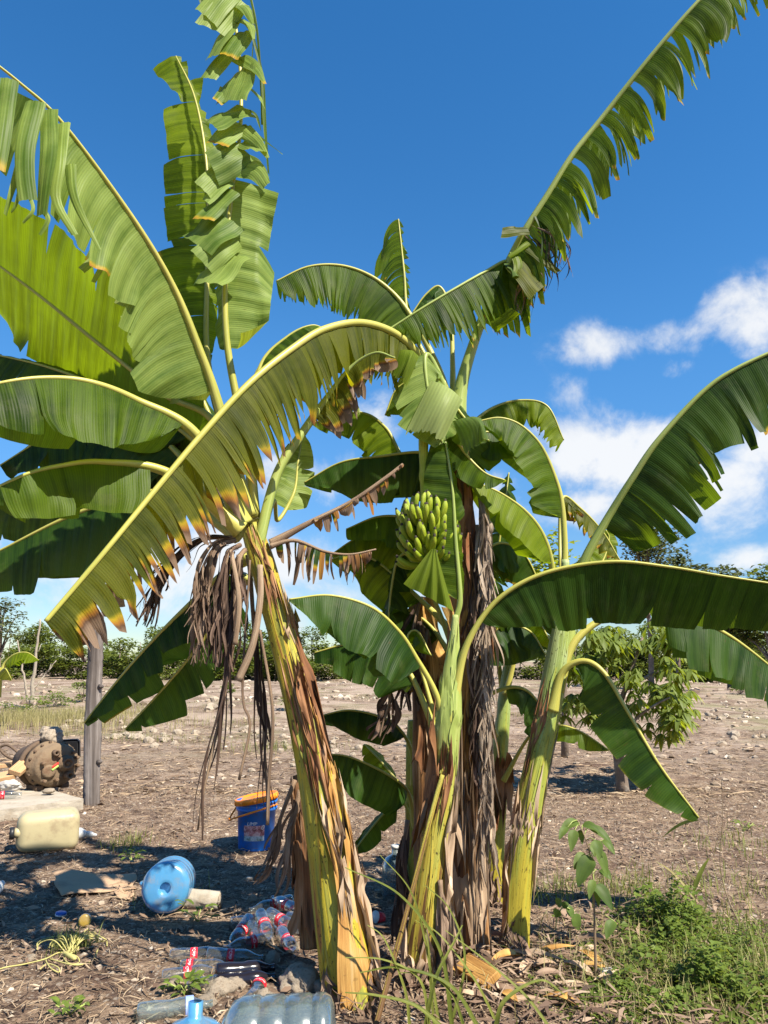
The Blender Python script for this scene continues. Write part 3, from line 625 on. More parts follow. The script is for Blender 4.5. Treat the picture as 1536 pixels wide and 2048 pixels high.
grass_patch('dry_grass', 900, gp(1330, 1960), (.35, .28), (.04, .16), (.001, .0025), 56, 'grass_dry', .8)
weed_mat('ground_cover', 2300, gp(1345, 1870), (.12, .2), .36, (.016, .048), 52)
weed_mat('ground_cover', 900, gp(1440, 1985), (.12, .1), .28, (.016, .05), 57)
weed_mat('ground_cover', 1600, gp(1230, 2000), (.16, .1), .08, (.012, .03), 53)
weed_mat('ground_cover', 1500, gp(1470, 1890), (.2, .25), .1, (.012, .03), 54)

# ================================================================== banana plants
HANG = dict(a=(-66, -50), g=(.5, .5))
# ---- A: the big leaning plant in front
pA = [(703, 2030, 3.55, 48.6), (690, 1920, 3.56, 47.7), (672, 1790, 3.57, 43.2), (655, 1680, 3.58, 38.7), (628, 1530, 3.6, 33.3), (600, 1400, 3.61, 29.7), (570, 1290, 3.62, 26.1), (545, 1200, 3.62, 24.3), (520, 1115, 3.62, 24.3), (500, 1050, 3.62, 19.8)]
A = base_thing('banana_plant', pA, 'tall leaning banana plant with orange and yellow peeling trunk and a fan of large leaves')
tA = pseudostem(A, pA, 'stem_a', 1)
sheath(A, tA, .0, .34, -5, 120, 'sheath_orange', 1.07, .2, seed=1, end=0, curl=.12)
sheath(A, tA, .02, .42, 80, 190, 'sheath_tan', 1.12, .2, seed=2, end=0, curl=.1)
sheath(A, tA, .22, .36, 12, 40, 'sheath_tan', 1.1, .25, seed=3, end=0, curl=.25)
sheath(A, tA, .06, .28, 66, 96, 'sheath_tan', 1.13, .2, seed=4, end=2, curl=.3)
sheath(A, tA, .40, .66, 12, 52, 'sheath_brown', 1.05, .1, seed=5, end=2, curl=.15)
sheath(A, tA, .57, .70, 15, 70, 'sheath_brown', 1.08, .2, seed=6, end=2, curl=.3)
sheath(A, tA, .70, .80, 30, 100, 'sheath_tan', 1.08, .25, seed=7, end=0, curl=.3)
sheath(A, tA, .36, .56, 38, 80, 'sheath_orange', 1.05, .15, seed=8, end=2, curl=.1)
sheath(A, tA, .42, .60, -30, 15, 'sheath_brown', 1.04, .1, seed=61, end=2, curl=.1)
sheath(A, tA, .86, .97, -5, 35, 'sheath_brown', 1.06, .2, seed=9, end=1, curl=.1)
# pale crown sheaths: the swollen petiole bases
O3 = (505, 1035, 3.62)
A1_ = leaf(A, [O3, (500, 930, 3.6), (474, 800, 3.58), (456, 700, 3.56), (450, 600, 3.55), (454, 480, 3.55), (468, 350, 3.57), (481, 250, 3.6), (480, 130, 3.63), (466, 10, 3.66), (450, -120, 3.7)],
     b0=.25, w=(.10, .235), hint=(.2, -1, .1), a=(-60, (2, -6)), g=(.3, .25), cut=(.2, .42), td=(.75, 1.0), jit=.45, mat_='leaf_pale', rp=.022, rt=.006, narrow=.1, sweep=2, pointy=.05, base_w=.05, uend=(.3, .34), tip=3, lab='tallest upright leaf with strips folded over showing pale undersides')
PALE = [([(470, -40), (440, 0), (412, 36)], 40, 34), ([(474, 0), (448, 30), (424, 62)], 34, 40), ([(472, 44), (446, 78), (424, 116)], 20, 26), ([(488, 66), (472, 88), (456, 114)], 34, 26), ([(462, 104), (440, 128), (416, 158)], 16, 18), ([(488, 140), (476, 168), (460, 206)], 40, 44),
        ([(458, 178), (446, 192), (434, 204)], 22, 14), ([(494, 222), (462, 232), (424, 252)], 32, 34), ([(487, 254), (462, 264), (434, 290)], 24, 28), ([(490, 306), (462, 318), (424, 338)], 46, 40), ([(452, 348), (432, 362), (408, 384)], 32, 30), ([(458, 362), (436, 380), (412, 404)], 18, 15), ([(468, 382), (440, 408), (406, 440)], 20, 24), ([(458, 442), (430, 462), (394, 492)], 46, 50), ([(465, 472), (440, 494), (404, 526)], 34, 38), ([(468, 516), (446, 538), (414, 570)], 52, 50),
        ([(470, 10), (490, 18), (506, 48)], 22, 4), ([(474, 40), (500, 52), (508, 78)], 20, 3), ([(480, 116), (510, 136), (530, 168)], 26, 4), ([(500, 178), (516, 192), (530, 218)], 24, 3), ([(488, 262), (515, 284), (536, 316)], 22, 4), ([(486, 286), (506, 294), (524, 304)], 22, 14), ([(484, 338), (512, 344), (533, 372)], 36, 12)]
rs = random.Random(4)
strips(A1_, [([(x, y, 3.52 - .05 * k_ + rs.uniform(-.015, .015)) for k_, (x, y) in enumerate(p)], w0, w1, rs.uniform(-22, 22)) for p, w0, w1 in PALE], 'leaf_pale', 'leaf_strip', 1, .3, .12, 1.65)
strips(A1_, [([(498, -20, 3.6), (514, 60, 3.6), (522, 170, 3.6), (524, 250, 3.6)], 5, 4, 20), ([(505, 20, 3.6), (508, 60, 3.6), (503, 130, 3.6)], 4, 3, 30), ([(505, 70, 3.6), (524, 150, 3.6), (529, 240, 3.6), (537, 350, 3.6)], 8, 12, 40), ([(487, 250, 3.55), (522, 276, 3.52), (564, 308, 3.5)], 13, 6, 50), ([(488, 220, 3.6), (510, 228, 3.6), (522, 262, 3.6)], 16, 5, 30), ([(488, 312, 3.6), (515, 322, 3.6), (532, 352, 3.6)], 18, 5, 40), ([(395, -25, 3.7), (405, 12, 3.7)], 22, 10, 20)], 'leaf', 'leaf_strip', 2)
leaf(A, [(500, 1030, 3.7), (465, 900, 3.75), (430, 800, 3.8), (413, 690, 3.82), (414, 560, 3.85), (417, 430, 3.88), (410, 300, 3.9), (388, 190, 3.95), (352, 112, 4.0)],
     b0=.3, w=(.245, .07), hint=(.35, -1, .1), a=((-25, -5), -20), g=(.25, .2), cut=(.08, .3), td=(.35, 1.0), jit=.45, pointy=.05, tip=1.15, mat_='leaf_bright', rp=.022, dry=.05, sweep=6, narrow=.1)
A3_ = leaf(A, [(500, 1030, 3.55), (442, 815, 3.5), (402, 700, 3.42), (350, 575, 3.3), (270, 440, 3.1), (130, 250, 2.8), (40, 165, 2.65), (-70, 80, 2.5)],
     b0=.27, w=(.37, .34), hint=(.4, -.35, 1), a=((-62, -74), (-42, -50)), g=((.25, 2.4), .9), cut=((.06, .24, .05, .12), (.03, .1)), td=((.5, 1.0), (.1, .4)), tdu=.5, jit=(.6, .9), tip=3, pointy=.15, uend=(.74, .5), mat_='leaf_pale', rib='rib', rp=.028, dry=.05, narrow=.2)
strips(A3_, [([(72, 205, 2.68), (52, 285, 2.62), (50, 350, 2.6), (56, 402, 2.6)], 40, 34, 10), ([(98, 222, 2.72), (98, 300, 2.66), (90, 370, 2.64), (84, 432, 2.64)], 38, 30, -25), ([(126, 248, 2.76), (118, 330, 2.7), (112, 400, 2.7), (150, 470, 2.7)], 32, 12, 20), ([(48, 300, 2.66), (24, 380, 2.62), (10, 430, 2.62)], 18, 8, 40), ([(20, 160, 2.6), (8, 250, 2.55), (-6, 340, 2.53)], 34, 30, 0), ([(44, 190, 2.7), (20, 260, 2.75), (-10, 330, 2.78)], 60, 60, 0), ([(58, 390, 2.6), (66, 420, 2.6), (46, 446, 2.6)], 8, 6, 60), ([(40, 385, 2.6), (30, 412, 2.6), (22, 425, 2.6)], 10, 5, 60), ([(86, 420, 2.64), (96, 440, 2.64), (80, 470, 2.64)], 12, 6, 30), ([(140, 330, 2.78), (150, 400, 2.76), (200, 500, 2.76)], 24, 6, 20)], 'leaf_pale', 'leaf_strip', 3, .4)
leaf(A, [(500, 1040, 3.65), (455, 900, 3.72), (415, 828, 3.75), (330, 788, 3.8), (215, 700, 3.86), (85, 595, 3.92), (0, 532, 3.95), (-110, 455, 4.0)],
     b0=.25, w=(.44, .46), hint=(.1, .62, .78), a=(4, 6), g=(.12, .06), cut=(.25, .8), td=(.6, 1), jit=.3, mat_='leaf_bright', rp=.022, sweep=3, pointy=.05, base_w=.08, tip=1.6, lab='broad leaf seen from below with sunlight glowing through')
leaf(A, [(480, 1040, 3.75), (400, 890, 3.92), (250, 795, 4.02), (100, 735, 4.12), (-50, 700, 4.22)],
     b0=.3, w=(.24, .22), hint=(.1, -.5, .8), a=(-40, -5), g=(.3, .2), cut=(.2, .5), td=(.5, 1), jit=.2, mat_='leaf_shaded', rp=.02)
leaf(A, [(490, 1045, 3.5), (395, 868, 3.35), (272, 797, 3.2), (180, 762, 3.05), (90, 754, 2.95), (0, 765, 2.85), (-90, 792, 2.8)],
     b0=.36, w=(.36, .34), a=((-58, -68), -45), g=((.25, .35), .5), hint=(0, .1, 1), cut=(.2, .5), td=(.4, .95), jit=.28, mat_='leaf', rp=.028, base_w=.35)
leaf(A, [(485, 1055, 3.45), (340, 944, 3.3), (205, 922, 3.15), (120, 930, 3.05), (50, 948, 2.95), (-40, 990, 2.9)],
     b0=.42, w=(.26, .26), a=((-70, -72), -45), g=(.35, .5), cut=(.08, .3), td=(.2, .7), jit=.35, mat_='leaf', rp=.024)
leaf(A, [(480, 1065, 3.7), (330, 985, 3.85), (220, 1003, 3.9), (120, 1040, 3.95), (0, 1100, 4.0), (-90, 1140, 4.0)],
     b0=.3, w=(.38, .34), a=(-66, -45), g=(.35, .5), cut=(.05, .25), td=(.4, .9), jit=.3, mat_='leaf_shaded', rp=.024, dry=.06)
leaf(A, [(480, 1060, 3.8), (380, 930, 3.92), (300, 860, 4.0), (200, 840, 4.1), (100, 870, 4.1), (0, 930, 4.1)],
     b0=.3, w=(.34, .3), a=(-66, -45), g=(.4, .5), cut=(.05, .2), td=(.2, .7), jit=.4, mat_='leaf_shaded', rp=.022)
leaf(A, [(480, 1050, 3.85), (370, 860, 4.05), (310, 822, 4.1), (255, 850, 4.12), (210, 930, 4.12), (180, 1010, 4.12)],
     b0=.3, w=(.28, .24), a=(-66, -50), g=(.9, .9), cut=(.02, .05), td=(.05, .3), jit=.7, mat_='leaf_shaded', rib='rib_dry', rp=.018, dry=1.0, miss=.25, lab='dead brown shredded leaf')
leaf(A, [(495, 1110, 3.8), (440, 1150, 3.85), (380, 1205, 3.9), (310, 1275, 3.95), (235, 1360, 4.0), (168, 1445, 4.0)],
     b0=.12, w=(.17, .24), a=(-55, -68), g=(.25, .3), hint=(-.6, -.2, .8), cut=(.12, .3), td=(.2, .8), jit=.35, mat_='leaf_shaded', rp=.02)
leaf(A, [(490, 1150, 3.85), (430, 1245, 3.95), (370, 1325, 4.0), (310, 1395, 4.05), (250, 1458, 4.05)],
     b0=.12, w=(.2, .2), a=(-30, -40), g=(.25, .3), hint=(-.6, -.7, .4), cut=(.12, .3), td=(.3, .8), jit=.3, mat_='leaf_shaded', rp=.018)
leaf(A, [(512, 1130, 3.62), (522, 1050, 3.6), (552, 945, 3.62), (598, 870, 3.65), (648, 800, 3.7), (700, 735, 3.7), (750, 705, 3.65), (790, 715, 3.6)],
     b0=.58, w=(.22, .2), a=(-70, -60), g=(.9, .9), cut=(.03, .07), td=(.1, .4), jit=.8, mat_='leaf_olive', rib='rib_green', rp=.026, dry=.55, miss=.1, flare=.25)
leaf(A, [(540, 1085, 3.6), (620, 1043, 3.6), (700, 1003, 3.6), (770, 955, 3.62), (805, 928, 3.65)],
     b0=.3, w=(.13, .1), a=(-70, -60), g=(1.2, 1.2), cut=(.02, .05), td=(0, .2), jit=1.1, mat_='leaf_shaded', rib='rib_dry', rp=.013, rt=.008, dry=1.0, miss=.5, lab='dead brown leaf stalk with a few shreds left')
leaf(A, [(540, 1090, 3.58), (590, 1080, 3.58), (650, 1102, 3.58), (700, 1108, 3.6), (752, 1098, 3.62)],
     b0=.05, w=(.21, .18), a=(-78, -66), g=(1.4, 1.4), cut=(.006, .035), td=(0, .15), jit=1.6, mat_='leaf_shaded', rib='rib_dry', rp=.009, rt=.004, dry=1.0, miss=.35, lab='dead brown leaf hung with shreds')
leaf(A, [(508, 1040, 3.8), (502, 850, 3.95), (520, 730, 4.0), (575, 672, 4.05), (625, 650, 4.1), (660, 665, 4.15)],
     b0=.45, w=(.16, .14), a=(-60, -50), g=(.5, .5), cut=(.04, .1), td=(.2, .7), jit=.5, mat_='leaf', rp=.018)
leaf(A, [(508, 1040, 3.85), (505, 850, 4.05), (515, 740, 4.15), (580, 694, 4.2), (650, 684, 4.25), (735, 700, 4.3)],
     b0=.45, w=(.2, .18), a=(-60, -50), g=(.5, .5), cut=(.04, .1), td=(.3, .8), jit=.4, mat_='leaf_shaded', rp=.018)
leaf(A, [(520, 1090, 3.8), (548, 1000, 4.2), (556, 1040, 4.4), (588, 985, 4.5), (596, 925, 4.55), (606, 868, 4.6)],
     b0=.62, w=(.12, .11), hint=(.3, -1, .1), a=(0, 0), g=(.15, .15), cut=(.12, .3), td=(.4, .8), jit=.25, mat_='leaf_pale', rp=.014)
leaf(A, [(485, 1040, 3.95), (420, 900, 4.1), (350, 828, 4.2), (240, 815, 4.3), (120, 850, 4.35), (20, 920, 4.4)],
     b0=.3, w=(.34, .3), a=(-66, -45), g=(.4, .5), cut=(.05, .2), td=(.2, .7), jit=.4, mat_='leaf_shaded', rp=.02)
for pts, wl, mt in [([(485, 1045, 4.0), (385, 880, 4.2), (262, 805, 4.4), (120, 765, 4.5), (-60, 765, 4.6)], .36, 'leaf_shaded'), ([(480, 1060, 4.0), (385, 985, 4.2), (250, 962, 4.4), (100, 985, 4.5), (-60, 1030, 4.6)], .36, 'leaf_shaded'),
                    ([(495, 1035, 3.9), (440, 880, 4.1), (372, 740, 4.2), (290, 690, 4.25), (180, 660, 4.3), (60, 660, 4.35)], .3, 'leaf'), ([(490, 1050, 3.9), (430, 960, 4.1), (360, 900, 4.2), (300, 905, 4.25), (240, 960, 4.3), (200, 1040, 4.3)], .26, 'leaf_shaded')]:
    leaf(A, pts, b0=.3, w=(wl, wl * .9), a=(-55, -35), g=(.35, .4), hint=(.1, -.4, .9), cut=(.05, .25), td=(.3, .9), jit=.45, mat_=mt, rp=.019, pointy=.2)
# hanging dead leaves round the crown
for i, (pts, n_, sp_, m_) in enumerate([
        ([(470, 1080, 3.5), (430, 1100, 3.42), (405, 1200, 3.4), (398, 1330, 3.4)], 44, .02, 'dry'),
        ([(480, 1090, 3.5), (455, 1110, 3.42), (444, 1190, 3.42), (438, 1260, 3.42), (432, 1330, 3.42)], 50, .022, 'dry_dark'),
        ([(490, 1100, 3.5), (478, 1120, 3.44), (476, 1190, 3.44), (470, 1270, 3.44), (460, 1340, 3.44)], 36, .02, 'dry_dark'),
        ([(495, 1110, 3.7), (500, 1140, 3.7), (510, 1280, 3.7), (525, 1420, 3.7), (535, 1620, 3.7)], 10, .012, 'dry_dark'),
        ([(470, 1075, 3.55), (400, 1080, 3.5), (340, 1130, 3.5), (310, 1180, 3.5), (285, 1250, 3.5)], 34, .02, 'dry_dark'),
        ([(478, 1110, 3.45), (466, 1240, 3.43), (450, 1380, 3.42), (430, 1480, 3.42), (406, 1590, 3.42), (393, 1680, 3.45)], 9, .012, 'dry_dark')]):
    ribbons(A, pts, n_, sp_, (.003, .011), m_, 100 + i)
for i, (pts, r0) in enumerate([([(520, 1130, 3.44), (520, 1200, 3.41), (505, 1290, 3.4), (476, 1362, 3.4)], .017), ([(462, 1100, 3.42), (478, 1200, 3.38), (470, 1290, 3.38)], .012), ([(500, 1120, 3.46), (485, 1380, 3.44), (500, 1450, 3.44), (478, 1560, 3.44)], .006), ([(520, 1260, 3.5), (545, 1420, 3.5), (538, 1560, 3.5), (535, 1650, 3.5)], .008)]):
    P, L_ = spline([W(*p) for p in pts], 26); V, F, uv = tube(P, np.linspace(r0 * .8, r0, 26), 8, flat=.6)
    unloc(mesh_obj('dry_leaf_stalk', V, F, M['rib_dry'], A, uv, np.full((len(V), 3), [.2 * i, .08 if i < 2 else -.1, 0])), A)

# old dead stem close beside A
pO = [(632, 1890, 3.85, 30), (624, 1780, 3.86, 27), (616, 1680, 3.87, 22), (602, 1600, 3.88, 15), (594, 1550, 3.9, 9)]
OS = base_thing('banana_stump', pO, 'dead dark brown banana stem with torn hanging sheaths behind the orange leaning trunk', 'banana stump')
tO = pseudostem(OS, pO, 'stem_brown', 11)
sheath(OS, tO, .1, .8, -60, 20, 'sheath_brown', 1.15, .3, seed=21, end=2, curl=.3)
sheath(OS, tO, .35, .95, -100, -40, 'sheath_brown', 1.15, .3, seed=22, end=2, curl=.3)
ribbons(OS, [(590, 1560, 3.8), (560, 1640, 3.75), (535, 1730, 3.75), (515, 1770, 3.75)], 9, .010, (.005, .014), 'dry', 201)
ribbons(OS, [(600, 1580, 3.8), (580, 1680, 3.75), (560, 1770, 3.75), (545, 1800, 3.75)], 8, .010, (.005, .014), 'dry', 202)

# ---- C: the fruiting plant
pC = [(938, 1905, 4.15, 44), (932, 1780, 4.15, 42), (930, 1640, 4.15, 40), (930, 1480, 4.15, 38), (930, 1320, 4.15, 35), (927, 1160, 4.15, 32), (918, 1020, 4.13, 27), (908, 900, 4.12, 21), (902, 830, 4.12, 16)]
Cp = base_thing('banana_plant', pC, 'fruiting banana plant with brown sheathed trunk, hanging green bunch and a long arching leaf')
tC = pseudostem(Cp, pC, 'stem_brown', 2)
sheath(Cp, tC, .02, .26, -40, 40, 'sheath_tan', 1.07, .15, seed=31, end=2, curl=.12)
sheath(Cp, tC, .26, .42, -60, 10, 'sheath_orange', 1.08, .25, seed=32, end=2, curl=.2)
sheath(Cp, tC, .40, .60, -50, 50, 'sheath_orange', 1.1, .3, seed=33, end=2, curl=.3)
sheath(Cp, tC, .55, .74, -30, 80, 'sheath_brown', 1.12, .3, seed=34, end=2, curl=.3)
sheath(Cp, tC, .70, .86, -60, 30, 'sheath_brown', 1.15, .4, seed=35, end=2, curl=.4)
sheath(Cp, tC, .2, .29, -20, 30, 'sheath_tan', 1.2, .6, seed=36, end=2, curl=.6)
leaf(Cp, [(905, 835, 4.12), (882, 780, 4.07), (842, 712, 4.0), (790, 665, 3.9), (722, 643, 3.75), (650, 655, 3.6), (590, 690, 3.48), (500, 762, 3.32), (400, 870, 3.2), (300, 990, 3.08), (200, 1112, 2.97), (90, 1242, 2.88)],
     b0=.12, w=(.40, .34), a=((-78, -88), (-48, -60)), g=((.9, .5), (.7, .5)), hint=(0, 0, 1), cut=(.02, .07), td=(.03, .4), jit=.65, mat_='leaf_olive', rp=.03, rt=.009, dry=.33, dryu=.97, tip=1.35, narrow=.5, miss=.04, lab='long arching leaf with yellow and brown tips')
leaf(Cp, [(905, 835, 4.15), (922, 755, 4.13), (955, 655, 4.1), (985, 585, 4.1), (1020, 512, 4.05), (1048, 460, 4.0), (1093, 390, 3.95), (1143, 310, 3.9), (1203, 235, 3.85), (1290, 125, 3.75), (1390, 8, 3.65), (1490, -90, 3.6)],
     b0=.2, w=(.34, .44), a=((-75, -75), (-58, -66)), g=((2.0, 1.6), (1.5, 1.3)), hint=(-.6, 0, .8), cut=(.016, .07), td=(.1, .55), jit=1.2, mat_='leaf', rib='rib_green', rp=.032, rt=.01, dry=.12, miss=.13, narrow=.45, tip=2.4, lab='long upright leaf torn into ragged strips')
leaf(Cp, [(960, 655, 4.1), (985, 575, 4.08), (1012, 522, 4.05), (965, 545, 4.0), (900, 582, 3.95), (840, 618, 3.92), (778, 658, 3.9)],
     b0=.28, w=(.36, .26), a=(-84, -60), g=(.5, .6), cut=(.015, .05), td=(.05, .3), jit=.6, mat_='leaf', rib='rib_green', rp=.012, rt=.006, narrow=.5, base_w=.05)
leaf(Cp, [(905, 830, 4.15), (880, 740, 4.2), (830, 642, 4.22), (790, 588, 4.22), (740, 550, 4.2), (680, 530, 4.17), (615, 533, 4.12), (552, 562, 4.08)],
     b0=.33, w=(.36, .28), a=((-84, -80), -55), g=(.4, .5), cut=(.018, .05), td=(.15, .6), jit=.5, mat_='leaf', rp=.022, narrow=.3, tip=1.2)
leaf(Cp, [(903, 830, 4.2), (860, 730, 4.3), (818, 640, 4.35), (808, 540, 4.38), (797, 438, 4.4)],
     b0=.42, w=(.27, .06), hint=(.3, -1, .2), a=(-25, -50), g=((.7, 2.4), .5), cut=(.015, .05), td=(0, .4), jit=1.0, mat_='leaf', rp=.016, tip=2.6)
leaf(Cp, [(905, 830, 4.25), (905, 720, 4.3), (900, 620, 4.35), (880, 573, 4.35), (852, 588, 4.35), (825, 625, 4.35)],
     b0=.55, w=(.2, .16), a=(-60, -50), g=(.6, .5), cut=(.03, .1), td=(.3, .8), jit=.4, mat_='leaf_shaded', rp=.016)
leaf(Cp, [(903, 830, 4.05), (885, 765, 3.97), (860, 712, 3.93), (850, 720, 3.9), (858, 790, 3.88), (885, 885, 3.88)],
     b0=.42, w=(.20, .22), hint=(.25, -1, .2), a=(-12, -10), g=(.3, .3), cut=(.06, .2), td=(.3, .8), jit=.5, mat_='leaf_pale', rib='rib_green', rp=.016, base_w=.3, lab='broken leaf folded down, pale underside showing')
leaf(Cp, [(903, 835, 4.08), (900, 800, 4.0), (925, 830, 3.95), (960, 872, 3.92), (978, 880, 3.9)], b0=.2, w=(.12, .14), hint=(.2, -.8, .5), a=(-20, -30), g=(.4, .4), cut=(.1, .3), td=(.5, .9), jit=.3, mat_='leaf', rp=.01)
leaf(Cp, [(903, 870, 4.1), (900, 860, 4.0), (930, 905, 3.95), (970, 945, 3.92), (1010, 960, 3.9)], b0=.15, w=(.13, .13), hint=(.2, -.6, .8), a=(-30, -40), g=(.5, .4), cut=(.1, .3), td=(.5, .9), jit=.3, mat_='leaf', rp=.01)
leaf(Cp, [(910, 1040, 4.25), (900, 940, 4.35), (850, 905, 4.4), (760, 912, 4.42), (680, 925, 4.45), (608, 965, 4.48)],
     b0=.18, w=(.31, .28), a=((-76, -72), -50), g=(.3, .4), cut=(.3, .8), td=(.6, 1), jit=.15, mat_='leaf_shaded', rp=.018)
leaf(Cp, [(908, 1010, 4.35), (850, 960, 4.5), (805, 912, 4.6), (772, 855, 4.65), (718, 824, 4.7), (622, 846, 4.75)],
     b0=.3, w=(.23, .2), a=(-58, -40), g=(.4, .3), hint=(.2, -.2, 1), cut=(.1, .3), td=(.4, .9), jit=.3, mat_='leaf_bright', rp=.018)
leaf(Cp, [(915, 1120, 4.3), (860, 1050, 4.4), (815, 1034, 4.45), (755, 1033, 4.5), (692, 1058, 4.55)],
     b0=.25, w=(.21, .2), a=(-68, -40), g=(.3, .3), cut=(.2, .5), td=(.5, .9), jit=.2, mat_='leaf', rp=.016)
leaf(Cp, [(915, 1270, 4.35), (860, 1215, 4.45), (800, 1160, 4.55), (750, 1120, 4.6), (705, 1108, 4.62), (662, 1118, 4.65)],
     b0=.32, w=(.22, .18), a=(-60, -40), g=(.4, .3), cut=(.2, .5), td=(.5, .9), jit=.2, mat_='leaf', rp=.016)
leaf(Cp, [(915, 1320, 4.3), (860, 1180, 4.35), (822, 1110, 4.38), (795, 1120, 4.38), (782, 1180, 4.38), (775, 1260, 4.38)],
     b0=.5, w=(.13, .1), a=(-40, -40), hint=(-.4, -.8, .4), g=(.8, .6), cut=(.03, .08), td=(.1, .4), jit=.7, mat_='leaf_shaded', rp=.013)
leaf(Cp, [(905, 900, 4.4), (940, 850, 4.6), (985, 815, 4.65), (1040, 800, 4.65), (1095, 812, 4.62), (1128, 880, 4.6)],
     b0=.2, w=(.2, .2), a=(-50, -66), g=(.5, .6), cut=(.03, .09), td=(.3, .7), jit=.5, mat_='leaf_bright', rp=.016, tip=1.3, narrow=.35)
for i, (q4, mt, bl) in enumerate([([(862, 760), (925, 800), (885, 884), (812, 860)], 'leaf_pale', 0), ([(905, 842), (962, 836), (978, 878), (930, 905)], 'leaf', 0), ([(800, 700), (838, 712), (812, 775), (785, 752)], 'leaf_bright', 0), ([(655, 790), (700, 770), (720, 822), (690, 848)], 'leaf_pale', 0)]):
    dy = 3.86; patch(Cp, [W(q4[0][0], q4[0][1], dy), W(q4[1][0], q4[1][1], dy - .02), W(q4[2][0], q4[2][1], dy - .08), W(q4[3][0], q4[3][1], dy - .05)], mt, .010, 1.2, bulge=(.02, -.06, .03), uscale=.12, name='torn_leaf_strip', jag=.05, seed=20 + i)
for i, pts in enumerate([[(1050, 470), (1075, 500), (1080, 560), (1070, 600)], [(1075, 440), (1110, 470), (1130, 510), (1120, 545)], [(1020, 520), (1040, 560), (1035, 600), (1030, 640)], [(1060, 450), (1095, 480), (1110, 520), (1100, 550)]]):
    ribbons(Cp, [(x, y, 3.98) for x, y in pts], 12, .03, (.002, .008), 'dry_dark' if i < 2 else 'dry', 330 + i, name='dry_leaf_strip', rib=False)
strips(Cp, [([(1056, 462, 3.97), (1030, 463, 3.94), (1003, 466, 3.92)], 22, 25, 5), ([(1054, 497, 3.97), (1085, 522, 3.94), (1118, 545, 3.92)], 20, 21, 10), ([(1030, 528, 3.97), (1050, 555, 3.93), (1076, 586, 3.9)], 44, 54, 8)], 'leaf_olive', 'leaf_strip', 5)
strips(Cp, [([(1057, 486, 3.96), (1038, 500, 3.94), (1018, 514, 3.93)], 13, 8, 15), ([(1028, 506, 3.96), (1036, 530, 3.94), (1030, 560, 3.92)], 22, 16, 0), ([(985, 655, 4.0), (1008, 640, 3.96), (1032, 622, 3.92)], 24, 22, 10)], 'leaf_bright', 'leaf_strip', 6)
strips(Cp, [([(1068 + 7 * i_, 425 - 3 * i_, 3.97), (1085 + 9 * i_, 470 + 4 * (i_ % 3), 3.95), (1082 + 9 * i_, 520 + 9 * (i_ % 4), 3.94)], 10, 3, 40 * (i_ % 3)) for i_ in range(6)] + [([(1020 + 9 * i_, 530, 3.98), (1035 + 9 * i_, 580 + 5 * (i_ % 2), 3.97), (1030 + 8 * i_, 620 + 12 * (i_ % 3), 3.96)], 7, 2, 30 * i_) for i_ in range(5)], 'leaf_shaded', 'leaf_strip', 7)
# dead leaf column hanging down the trunk
ribbons(Cp, [(960, 960, 4.05), (968, 1050, 4.0), (972, 1250, 3.98), (970, 1500, 3.98), (975, 1750, 3.98), (985, 1960, 3.98)], 110, .032, (.008, .026), 'dry', 301, cover=(.2, .5), lab=None) if False else None
D_ = ribbons(Cp, [(960, 960, 4.05), (968, 1050, 4.0), (972, 1250, 3.98), (970, 1500, 3.98), (975, 1750, 3.98), (985, 1960, 3.98)], 190, .020, (.003, .013), 'dry_pale', 301, cover=(.08, .25), twist=4)
D_['label'] = 'long column of shredded dry leaf hanging to the ground'
ribbons(Cp, [(955, 1050, 4.03), (950, 1300, 4.0), (955, 1600, 4.0), (950, 1900, 4.0)], 70, .022, (.003, .011), 'dry_dark', 302, cover=(.1, .3))
# peduncle and bunch
ped = [(880, 800, 4.05), (862, 820, 3.98), (848, 870, 3.95), (848, 940, 3.95), (850, 1000, 3.96), (852, 1060, 3.97), (856, 1110, 3.98), (860, 1145, 3.98)]
P, L_ = spline([W(*p) for p in ped], 50)
bun = bpy.data.objects.new('banana_bunch', None); COL.objects.link(bun); bun.parent = Cp; unloc(bun, Cp)
V, F, uv = tube(P, .026 + .003 * np.sin(np.linspace(0, 9, 50)) + .006 * np.exp(-((np.linspace(0, 1, 50) - .5) / .02) ** 2), 14)
mesh_obj('bunch_stalk', V, F, M['banana'], bun, uv, np.full((len(V), 3), [.5, .2, 0]))
def fruit_mesh():
    k = 14; s = np.linspace(0, 1, k); ang = s * 1.25
    Pf = np.stack([np.sin(ang) * .098, np.zeros(k), (1 - np.cos(ang)) * .105], 1)
    rad = np.interp(s, [0, .1, .22, .5, .8, .93, .96, 1], [.006, .0075, .011, .0138, .0125, .006, .004, .0043])
    V, F, uv = tube(Pf, rad, 10, hint=(0, 1, 0))
    a = uv[:, 0] * 2 * math.pi; cen = np.repeat(Pf, 10, 0); V = cen + (V - cen) * (1 + .05 * np.cos(5 * a))[:, None]
    mi = [1 if max(f) >= 13 * 10 else 0 for f in F]
    o = mesh_obj('banana', V, F, [M['banana'], M['tip']], bun, uv, np.full((len(V), 3), [.3, 0, 0]), True, mi); return o
fr0 = fruit_mesh(); first = True; rr = random.Random(5)
